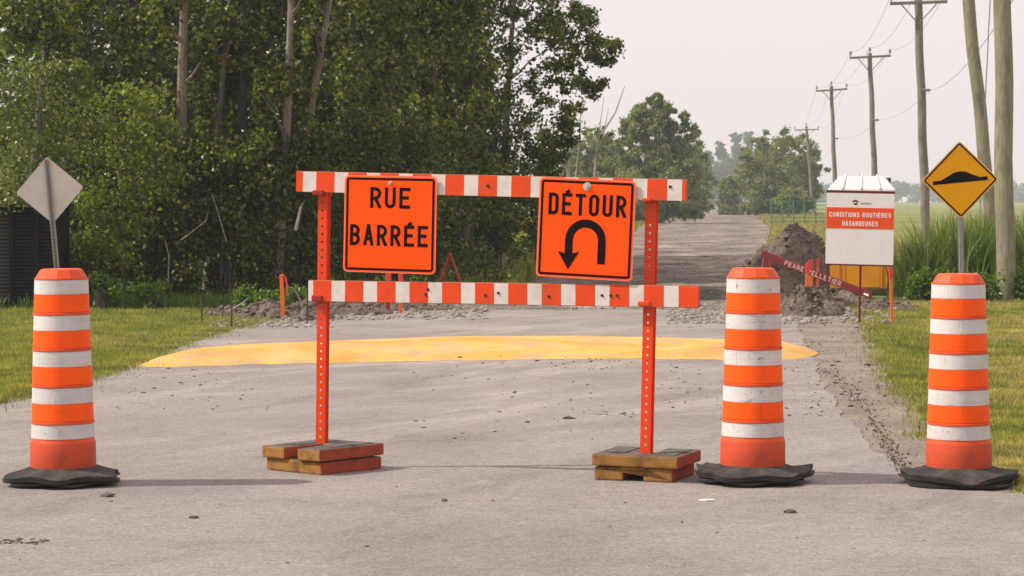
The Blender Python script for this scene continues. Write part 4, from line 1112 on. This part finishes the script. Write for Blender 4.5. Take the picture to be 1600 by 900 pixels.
# far-left: maple crown overhead and the pale feathery tree
ex = []
for px, py, rad in ((20, 20, .35), (70, 30, .34), (110, 20, .34), (40, 60, .26), (90, 65, .2), (0, 40, .35), (140, 10, .3), (190, 30, .34), (215, 60, .34), (200, 100, .3), (235, 20, .34), (160, 110, .25), (60, 0, .3), (240, 100, .34)):
    p = A(px, py, 44.6); ex.append((p.x, p.y, p.z, rad))
tree('maple_tree', 'dark leafy tree overhanging the upper left corner, sky gaps below it', X(40, 45), 45, 8, .12, 1.3, .5, 10, 190, .10, M['leaf'], 55, (.5, 0), 'bark_dk', None, (.25, .45), ex, nbr=7)
ex = []
for px, py, rad in ((30, 120, .4), (70, 150, .42), (10, 180, .45), (100, 190, .34), (50, 220, .42), (110, 230, .3), (20, 260, .4), (90, 265, .35), (130, 140, .2), (120, 110, .14), (85, 110, .2), (-20, 130, .4), (145, 200, .22), (60, 290, .34), (20, 300, .34)):
    p = A(px, py, 40.5); ex.append((p.x, p.y, p.z, rad))
tree('feathery_tree', 'pale green feathery tree above the slatted enclosure at the far left', X(20, 41.9), 41.9, 3.4, .06, .6, .4, 4, 420, .062, M['leaf_wil'], 56, (0, 0), 'bark', None, (.2, .4), ex, nbr=6)
ex = []
for px, py, rad in ((150, 165, .3), (190, 150, .3), (230, 165, .3), (170, 200, .32), (215, 210, .34), (140, 240, .3), (185, 250, .34), (240, 245, .32), (150, 290, .3), (200, 300, .34), (245, 300, .3), (135, 330, .26), (170, 345, .32), (220, 350, .34), (260, 200, .25), (150, 390, .28), (190, 395, .3), (130, 410, .22), (265, 270, .26)):
    p = A(px, py, 41.3); ex.append((p.x, p.y, p.z, rad))
tree('maple_sapling', 'sunlit bright green sapling beside the grey sign back on the left', X(190, 42.3), 42.3, 3.7, .05, .6, .3, 4, 190, .085, M['leaf_lt'], 57, (0, 0), 'bark', None, (.2, .34), ex, nbr=6)
# understorey curtain along the wood edge
UND = [(118, 42.3, 1.0, 1.0), (180, 42.6, 1.2, 1.7), (245, 42.6, 1.1, 2.3), (300, 43, 1.1, 2.6), (352, 43, 1.1, 2.4), (405, 43.4, 1.1, 2.6), (460, 43.6, 1.1, 2.8), (520, 44, 1.2, 3.0), (575, 44.6, 1.2, 3.2), (630, 45.6, 1.2, 3.2), (680, 47, 1.2, 3.1), (730, 49.5, 1.1, 3.0), (770, 53.5, .9, 2.4)]
for k, (px, d, w_, h_) in enumerate(UND):
    shrub('understorey_shrub', 'leafy shrub in the dark undergrowth curtain along the wood edge', X(px, d), d, w_ * 1.25, h_, 46, 105, .082, M['leaf'] if k > 1 else M['leaf_lt'], 200 + k, 'undergrowth shrubs along the wood edge', (.16, .34), .9)
# deep dark wood behind everything on the left
rng = np.random.default_rng(9)
n = 42000
p = np.stack([rng.uniform(-19, -.6, n), rng.uniform(58, 78, n), rng.uniform(.1, 12, n) ** 1.0], 1)
p = p[p[:, 0] < -.6 - (78 - p[:, 1]) * .05 + .6 * np.sin(p[:, 2] * 1.7)]
gap = (np.abs((p[:, 0] / p[:, 1]) * FPX + 800 - 160) < 26) & (p[:, 2] > 4.0) & (p[:, 2] < 6.3)
p = p[~gap]
v, f = leaf_arrays(rng, p, .24, .8)
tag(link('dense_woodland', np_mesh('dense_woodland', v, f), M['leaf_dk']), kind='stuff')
# loose twigs and dead stalks in front of the wood
tw = [((1, .0), 0)]
def dead_branch(pts_px, d, r, label):
    pts = [A(a, b, d) for a, b in pts_px]; o = MB().tube([q - pts[0] for q in pts], [r, r * .8, r * .5][:len(pts)] if len(pts) <= 3 else [r * (1 - .7 * k / (len(pts) - 1)) for k in range(len(pts))], 5).build('dead_branch', M['deadwood'], smooth=True)
    o.location = pts[0]; tag(o, label, 'branch')
dead_branch([(283, 375), (322, 345), (330, 302)], 42, .012, 'pale forked dead branch hanging in the leaves right of the grey sign')
dead_branch([(354, 378), (340, 330), (330, 302)], 42, .010, 'short drooping fork of the dead branch in the left wood')
dead_branch([(262, 455), (264, 400), (258, 375)], 42, .012, 'upright pale dead stem at the foot of the left wood')
dead_branch([(360, 485), (378, 474), (388, 466)], 37, .014, 'leaning pale stick over the weeds left of the ribboned stake')
dead_branch([(470, 470), (460, 452), (452, 448)], 37.5, .012, 'bent pale stick right of the ribboned stake')
dead_branch([(462, 360), (470, 325), (476, 312)], 42, .03, 'thick pale broken stub left of the barricade post')
dead_branch([(786, 425), (776, 350), (766, 300)], 55, .03, 'thin grey bare stem between the two orange signs')
# half dead birch-like stems past the end of the wood
def bare_tree():
    d = 84; root = empty('bare_tree', (X(915, d), d, 0), 'nearly bare pale stemmed tree above the right orange sign', 'tree')
    def st(pp, r0, nm='trunk'):
        pts = [A(a, b, d) - Vector((X(915, d), d, 0)) for a, b in pp]; n_ = len(pts)
        MB().tube(pts, [r0 * (1 - .85 * k / (n_ - 1)) for k in range(n_)], 6).build(nm, M['deadwood'], root, smooth=True)
    st([(926, 394), (926, 330), (930, 260), (940, 210), (962, 175), (976, 135)], .075)
    st([(929, 270), (934, 220), (944, 150)], .04, 'limb'); st([(934, 235), (945, 200), (951, 168)], .03, 'limb')
    st([(897, 394), (897, 300), (905, 230), (908, 160)], .06); st([(890, 394), (892, 300), (888, 220), (892, 150)], .055)
    st([(897, 300), (880, 240), (868, 190)], .03, 'limb'); st([(930, 255), (915, 215), (922, 195)], .02, 'limb')
    rng = np.random.default_rng(3); cs = []
    for px, py, rad in ((905, 170, .25), (890, 200, .3), (915, 205, .22), (935, 205, .2), (880, 240, .35), (900, 260, .3), (955, 210, .12), (875, 285, .4), (905, 290, .35), (925, 300, .35), (945, 290, .3), (890, 320, .4), (920, 340, .35)):
        q = A(px, py, d); cs.append((q.x - X(915, d), (px % 7) * .1, q.z, rad))
    crown('crown', root, rng, [c[:3] for c in cs], [c[3] for c in cs], 60, .12, M['leaf_mid'])
bare_tree()
# trees along the dirt road, left side
def px_tree(name, label, px, d, crown_px, trunk_r, per, size, m, seed, h_px, group=None, stems=3):
    root = empty(name, (X(px, d), d, 0), label, 'tree', group); rng = np.random.default_rng(seed); rnd = random.Random(seed)
    t = MB(); H = CAM_H - (h_px - HOR) * d / FPX
    for k in range(stems):
        dx = rnd.uniform(-.12, .12) * H
        t.tube([(rnd.uniform(-.3, .3), 0, -.1), (dx * .5 + rnd.uniform(-.2, .2), 0, H * .45), (dx, 0, H * rnd.uniform(.75, .95))], [trunk_r, trunk_r * .7, .02], 6)
    t.build('trunk', M['bark'], root, smooth=True)
    cs, rs = [], []
    k_ = d / FPX
    for (a, b, rad) in crown_px:
        for q in range(6):
            p_ = A(a + rnd.gauss(0, rad * .55), b + rnd.gauss(0, rad * .55), d); cs.append((p_.x - X(px, d), rnd.gauss(0, rad * k_ * 1.4), max(.2, p_.z))); rs.append(rad * k_ * rnd.uniform(.4, .8))
    for q in range(len(crown_px) * (9 if len(crown_px) > 10 else 4)):        # loose fill between the clumps
        (a, b, rad), (a2, b2, r2) = rnd.choice(crown_px), rnd.choice(crown_px); t_ = rnd.random() * .45
        p_ = A(a + (a2 - a) * t_ + rnd.gauss(0, rad * .5), b + (b2 - b) * t_ + rnd.gauss(0, rad * .5), d)
        cs.append((p_.x - X(px, d), rnd.gauss(0, rad * k_ * 1.6), max(.2, p_.z))); rs.append(rad * k_ * rnd.uniform(.3, .7))
    crown('crown', root, rng, cs, rs, per, size, m, .3)
px_tree('aspen_tree', 'tall bushy tree left of the dirt road above the right barricade beam end', 1030, 185, [(1030, 165, 8), (1025, 190, 14), (1010, 205, 14), (1000, 185, 10), (985, 210, 12), (1000, 235, 20), (975, 245, 12), (1030, 225, 20), (1020, 265, 24), (985, 280, 18), (1000, 305, 18), (1045, 205, 12), (1050, 245, 20), (1068, 200, 8), (1065, 230, 14), (1055, 285, 24), (1030, 310, 20), (1078, 260, 16), (1080, 290, 18), (975, 315, 14), (1065, 315, 16), (985, 334, 12), (1010, 332, 14), (1040, 331, 16), (1065, 334, 14), (1085, 330, 12), (1000, 270, 20), (1045, 275, 22), (1030, 150, 4), (1030, 180, 10), (1068, 182, 6), (1000, 166, 7), (988, 180, 9), (1085, 205, 8), (1016, 158, 6), (1045, 172, 8), (975, 200, 9), (965, 235, 10)], .16, 85, .20, M['leaf_mid'], 61, 160)
px_tree('aspen_tree', 'lower tree at the left bend of the dirt road, right of the tall one', 1085, 235, [(1075, 215, 7), (1085, 240, 12), (1095, 225, 7), (1092, 262, 14), (1100, 250, 8), (1080, 280, 14), (1105, 280, 10), (1095, 300, 14), (1075, 310, 12), (1060, 320, 10), (1088, 328, 10), (1072, 332, 10), (1102, 322, 9), (1090, 290, 16)], .16, 90, .22, M['leaf_mid'], 62, 215)
px_tree('hedge_tree', 'grey green brushy trees behind the bare stems left of the dirt road', 940, 210, [(930, 235, 12), (950, 225, 14), (945, 255, 16), (925, 265, 14), (960, 270, 14), (940, 290, 16), (910, 290, 16), (965, 300, 12), (890, 300, 16), (870, 280, 14), (905, 255, 10), (880, 320, 16), (915, 325, 16), (950, 325, 16), (895, 270, 14), (870, 250, 8), (970, 330, 12), (900, 228, 10), (920, 222, 10), (945, 214, 8), (962, 240, 10), (972, 262, 12), (880, 222, 10)], .14, 60, .22, M['leaf_mid'], 63, 230)
px_tree('round_tree', 'broad round bushy tree right of the far end of the dirt road', 1215, 262, [(1165, 240, 12), (1185, 225, 12), (1210, 222, 14), (1235, 220, 14), (1255, 225, 12), (1272, 240, 10), (1278, 262, 8), (1160, 265, 12), (1175, 290, 16), (1190, 255, 18), (1215, 255, 20), (1240, 255, 18), (1262, 270, 14), (1200, 290, 20), (1230, 290, 20), (1255, 300, 16), (1170, 310, 12), (1195, 318, 12), (1225, 318, 12), (1250, 320, 12), (1272, 305, 8), (1165, 328, 9), (1185, 330, 10), (1210, 330, 10), (1235, 330, 10), (1262, 326, 8), (1215, 275, 26), (1180, 265, 18), (1245, 280, 20)], .2, 95, .24, M['leaf_bush'], 64, 222)
px_tree('pale_bush', 'pale grey green bush at the road edge left of the round tree', 1142, 285, [(1135, 290, 8), (1145, 280, 8), (1152, 300, 9), (1138, 308, 8), (1148, 316, 6), (1130, 312, 6), (1140, 325, 9), (1152, 328, 8), (1134, 322, 9), (1130, 331, 7), (1150, 290, 10), (1142, 332, 8)], .1, 150, .24, M['leaf_wil'], 65, 280)
px_tree('green_bush', 'low green bush beside the fence under the round tree', 1232, 225, [(1220, 312, 9), (1240, 305, 10), (1255, 312, 8), (1265, 318, 7), (1205, 318, 8)], .08, 150, .2, M['leaf_bush'], 66, 310)
# far hazy trees closing the road
rnd = random.Random(4)
FAR = [(1105, 860, 236), (1128, 900, 224), (1150, 920, 208), (1170, 940, 206), (1188, 900, 217), (1118, 820, 258), (1140, 860, 246), (1165, 840, 240), (1085, 900, 236), (1060, 940, 232), (955, 920, 232), (985, 940, 238), (1015, 920, 240), (925, 900, 240), (890, 940, 236), (850, 920, 246), (1180, 830, 262), (1100, 830, 275)]
for k, (px, d, top) in enumerate(FAR):
    cps = []
    for q in range(12):
        t = rnd.random() ** .9; cps.append((px + rnd.uniform(-13, 13) * (1.15 - t), 316 + (top - 312 + 4) * t, rnd.uniform(7, 11) * (1.1 - .55 * t)))
    cps.append((px, top + 5, 5))
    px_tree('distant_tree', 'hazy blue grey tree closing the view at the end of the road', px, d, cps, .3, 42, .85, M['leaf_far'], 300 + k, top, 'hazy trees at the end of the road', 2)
# hazy tree line beyond the field on the right
for k in range(30):
    px = 1275 + k * 13.5 + rnd.uniform(-5, 5); d = 1400 + rnd.uniform(-80, 120); top = rnd.choice((284, 288, 292, 296, 290)) + (4 if px > 1460 else 0) - (4 if 1385 < px < 1425 else 0)
    cps = [(px + rnd.uniform(-9, 9), 313 + (top - 312) * rnd.random(), rnd.uniform(5, 8)) for q in range(7)] + [(px, top + 4, 4)]
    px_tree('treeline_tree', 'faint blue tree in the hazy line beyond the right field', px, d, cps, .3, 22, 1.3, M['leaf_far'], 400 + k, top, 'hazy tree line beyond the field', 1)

# ------------------------------------------------------------------ reeds, weeds, grass
def blades(name, roots, hts, wid, m, seed, parent=None, bend=.35, kind=None, segs=2):
    rng = np.random.default_rng(seed); n = len(roots); roots = np.asarray(roots, float); hts = np.asarray(hts, float)
    az = rng.uniform(0, 2 * PI, n); dr = np.stack([np.cos(az), np.sin(az), np.zeros(n)], 1); fa = rng.uniform(0, 2 * PI, n)
    sd_ = np.stack([np.cos(fa), np.sin(fa), np.zeros(n)], 1); bd = rng.uniform(.1, 1, n) * bend
    w_ = wid * rng.uniform(.6, 1.3, n)
    lv = []
    for s in range(segs + 1):
        t = s / segs
        c = roots + dr * (hts * bd * t * t)[:, None]; c[:, 2] += hts * t * (1 - .35 * bd * t)
        k = (1 - t ** 1.6) * .5 + .02
        lv += [c - sd_ * (w_ * k)[:, None], c + sd_ * (w_ * k)[:, None]]
    K = 2 * (segs + 1); v = np.stack(lv, 1).reshape(-1, 3); b = (np.arange(n) * K)[:, None]
    f = np.concatenate([b + np.array([2 * s, 2 * s + 1, 2 * s + 3, 2 * s + 2]) for s in range(segs)], 1).reshape(-1, 4)
    o = link(name, np_mesh(name, v, f), m, parent)
    if kind: o['kind'] = kind
    return o
rng = np.random.default_rng(21)
RE = [(1428, 45.5), (1447, 45), (1468, 46), (1490, 45.4), (1512, 46), (1535, 45.6), (1557, 46.5), (1600, 46), (1620, 45.5), (1580, 47.5), (1440, 49), (1462, 48.5), (1484, 49.5), (1508, 49), (1530, 50), (1552, 49), (1574, 51), (1597, 50), (1640, 48)]
for k, (px, d) in enumerate(RE):
    root = empty('reed_clump', (X(px, d), d, 0), 'tall green cattail reeds in the stand behind the yellow diamond sign', 'reeds', 'cattail reeds behind the right barrel')
    top = 1.45 if px > 1470 else .75 + .7 * (px - 1400) / 70
    nb = 240; rr = rng.normal(0, .18, (nb, 3)); rr[:, 2] = 0; rr[:, 1] *= 1.3
    blades('blades', rr, rng.uniform(.45, 1.12, nb) * top * 1.05, .03, M['reed'], 500 + k, root, .45, segs=4)
    if k % 3 == 0:
        b = MB()
        for q in range(3):
            x_, y_ = rng.normal(0, .15, 2); z_ = top * rng.uniform(.85, 1.05); b.tube([(x_, y_, 0), (x_ + .05, y_, z_)], .006, 4)
        b.build('stalk', M['straw'], root)
for k, (px, d, w_, h_) in enumerate(((1432, 44, .45, .3), (1445, 43.6, .6, .4), (1475, 43.5, .6, .35), (1510, 43.8, .7, .35), (1540, 43.6, .6, .3), (1600, 44, .7, .4))):
    shrub('weed_patch', 'broad leaved green weeds at the foot of the reeds', X(px, d), d, w_, h_, 12, 70, .07, M['weed'], 520 + k, 'weeds along the foot of the reeds', (.12, .22), .4, 'weeds')
for k, (px, py, w_, h_, lab) in enumerate(((385, 487, .45, .3, 'bright green weeds on the earth berm left of the ribboned stake'), (425, 489, .35, .28, 'bright green weed clump touching the ribboned stake'), (462, 486, .3, .3, 'weed clump between the ribboned stake and the barricade post'), (240, 483, .5, .35, 'low bright weeds at the wood edge behind the left lawn'), (160, 483, .6, .45, 'weeds at the wood edge beside the slatted enclosure'))):
    b = G(px, py); shrub('weed_clump', lab, b.x, b.y, w_, h_, 9, 60, .065, M['weed'], 540 + k, None, (.08, .16), .4, 'weeds')
def patch(n, d0, d1, xl, xr, seed, clear=None):
    rng = np.random.default_rng(seed); d = d0 + (d1 - d0) * rng.random(n) ** 1.25
    l_ = np.array([xl(q) for q in d]); r_ = np.array([xr(q) for q in d]); x = l_ + (r_ - l_) * rng.random(n)
    return np.stack([x, d, np.full(n, .002)], 1), rng
LAWN_L = lambda q: lerp([(16, -9), (18, -7.3), (19, -5.5), (20.5, -4.65), (22.5, -4.3), (26.3, -3.95), (30, -3.95), (33, -3.85), (36, -3.6), (38, -3.3), (42, -3.0)], q)
def lawn_l_edge(q): return LAWN_L(q) + .12 * fbm(q * 1.5, 3, 1, 9) + .05 * fbm(q * 7, 3, 1, 9)
def lawn_r_edge(q): return lerp(LAWN_R, q) + .2 * fbm(q * 1.2, 5, 1, 8) + .08 * fbm(q * 6, 3, 1, 4)
pts, rg = patch(120000, 19.5, 43.5, lambda q: -.235 * q, lawn_l_edge, 31)
fr = rg.random(len(pts)) < .04; pts[fr, 0] = np.array([lawn_l_edge(q) for q in pts[fr, 1]]) + rg.exponential(.1, fr.sum())
hp = np.array([fbm(x * .9, y * .5, 1, 6) for x, y, _ in pts])
dr_ = np.array([fbm(x * .7, y * .3, 1, 16) for x, y, _ in pts]) + rg.normal(0, .18, len(pts)) > .46
blades('dry_left_grass', pts[dr_], rg.uniform(.03, .075, dr_.sum()), .011, M['grass_dry'], 608, None, .8, 'stuff', 1); pts = pts[~dr_]; hp = hp[~dr_]
blades('lawn_grass', pts, rg.uniform(.025, .07, len(pts)) * (1 + .6 * hp), .011, M['grass'], 601, None, .8, 'stuff', 1)
pts, rg = patch(160000, 13.6, 43.5, lawn_r_edge, lambda q: .235 * q + .3, 32)
fr = (rg.random(len(pts)) < .05) & (pts[:, 1] > 17); pts[fr, 0] = np.array([lawn_r_edge(q) for q in pts[fr, 1]]) - rg.exponential(.07, fr.sum())
sel = np.array([fbm(x * .55, y * .22, 1, 12) + .35 * fbm(x * 2.5, y * 1.2, 1, 2) for x, y, _ in pts]) + np.clip((pts[:, 0] - np.array([lawn_r_edge(q) for q in pts[:, 1]])) * .35 - .28, -.4, .3)
hp = rg.uniform(.02, .06, len(pts))
dry = sel + rg.normal(0, .16, len(sel)) > -.1
blades('green_lawn_grass', pts[~dry], hp[~dry] * 1.25, .011, M['grass'], 602, None, .9, 'stuff', 1)
blades('dry_lawn_grass', pts[dry], hp[dry], .010, M['grass_dry'], 603, None, .9, 'stuff', 1)
# rough grass along the dirt road and beyond
pts, rg = patch(26000, 44, 300, lambda q: lerp(DIRT_L, q) - 3.5 - q * .01, lambda q: lerp(DIRT_L, q) + .25, 33)
blades('verge_grass', pts, rg.uniform(.12, .42, len(pts)), .05, M['grass'], 604, None, .6, 'stuff', 2)
pts, rg = patch(30000, 52, 300, lambda q: lerp(DIRT_R, q) - .2, lambda q: lerp(DIRT_R, q) + 3.5 + q * .012, 34)
dry = rg.random(len(pts)) < .55
blades('roadside_grass', pts[~dry], rg.uniform(.1, .45, (~dry).sum()), .05, M['grass'], 605, None, .6, 'stuff', 2)
blades('roadside_dry_grass', pts[dry], rg.uniform(.1, .5, dry.sum()), .05, M['straw'], 606, None, .6, 'stuff', 2)
# forest floor litter at the wood's foot
pts, rg = patch(16000, 40.5, 47, lambda q: -.235 * q, lambda q: lerp([(40, -3.2), (42, -1.6), (47, -.6)], q), 35)
blades('undergrowth_grass', pts, rg.uniform(.06, .3, len(pts)), .025, M['weed'], 607, None, .7, 'stuff', 2)

# ------------------------------------------------------------------ green wire fence by the dirt road
def wire_fence():
    d = 150; x0, x1 = X(1205, d), X(1292, d); H = (346 - 318) * d / FPX
    zb = 0; root = empty('wire_fence', ((x0 + x1) / 2, d, 0), 'green wire fence beside the road under the round tree', 'fence')
    n_ = 6; W = x1 - x0
    for k in range(n_):
        MB().tube([(-W / 2 + W * k / (n_ - 1), 0, -.1), (-W / 2 + W * k / (n_ - 1), 0, 1.75)], .04, 6).build('fence_post', M['fence_green'], root)
    for k in range(7):
        MB().tube([(-W / 2, 0, .2 + k * .24), (W / 2, 0, .2 + k * .24)], .018, 4).build('fence_wire', M['fence_green'], root)
wire_fence()

# ------------------------------------------------------------------ smoke haze filling the air
hz = MB().box((0, 780, 19), (1900, 1860, 42)).build('haze', [])
hm = bpy.data.materials.new('haze_air'); hm.use_nodes = True; hn = hm.node_tree.nodes; hn.clear()
ho = hn.new('ShaderNodeOutputMaterial'); hv = hn.new('ShaderNodeVolumePrincipled')
hv.inputs['Color'].default_value = (.76, .83, .92, 1); hv.inputs['Density'].default_value = .00045; hv.inputs['Anisotropy'].default_value = .2
hm.node_tree.links.new(hv.outputs[0], ho.inputs['Volume']); hz.data.materials.append(hm); hz['kind'] = 'stuff'
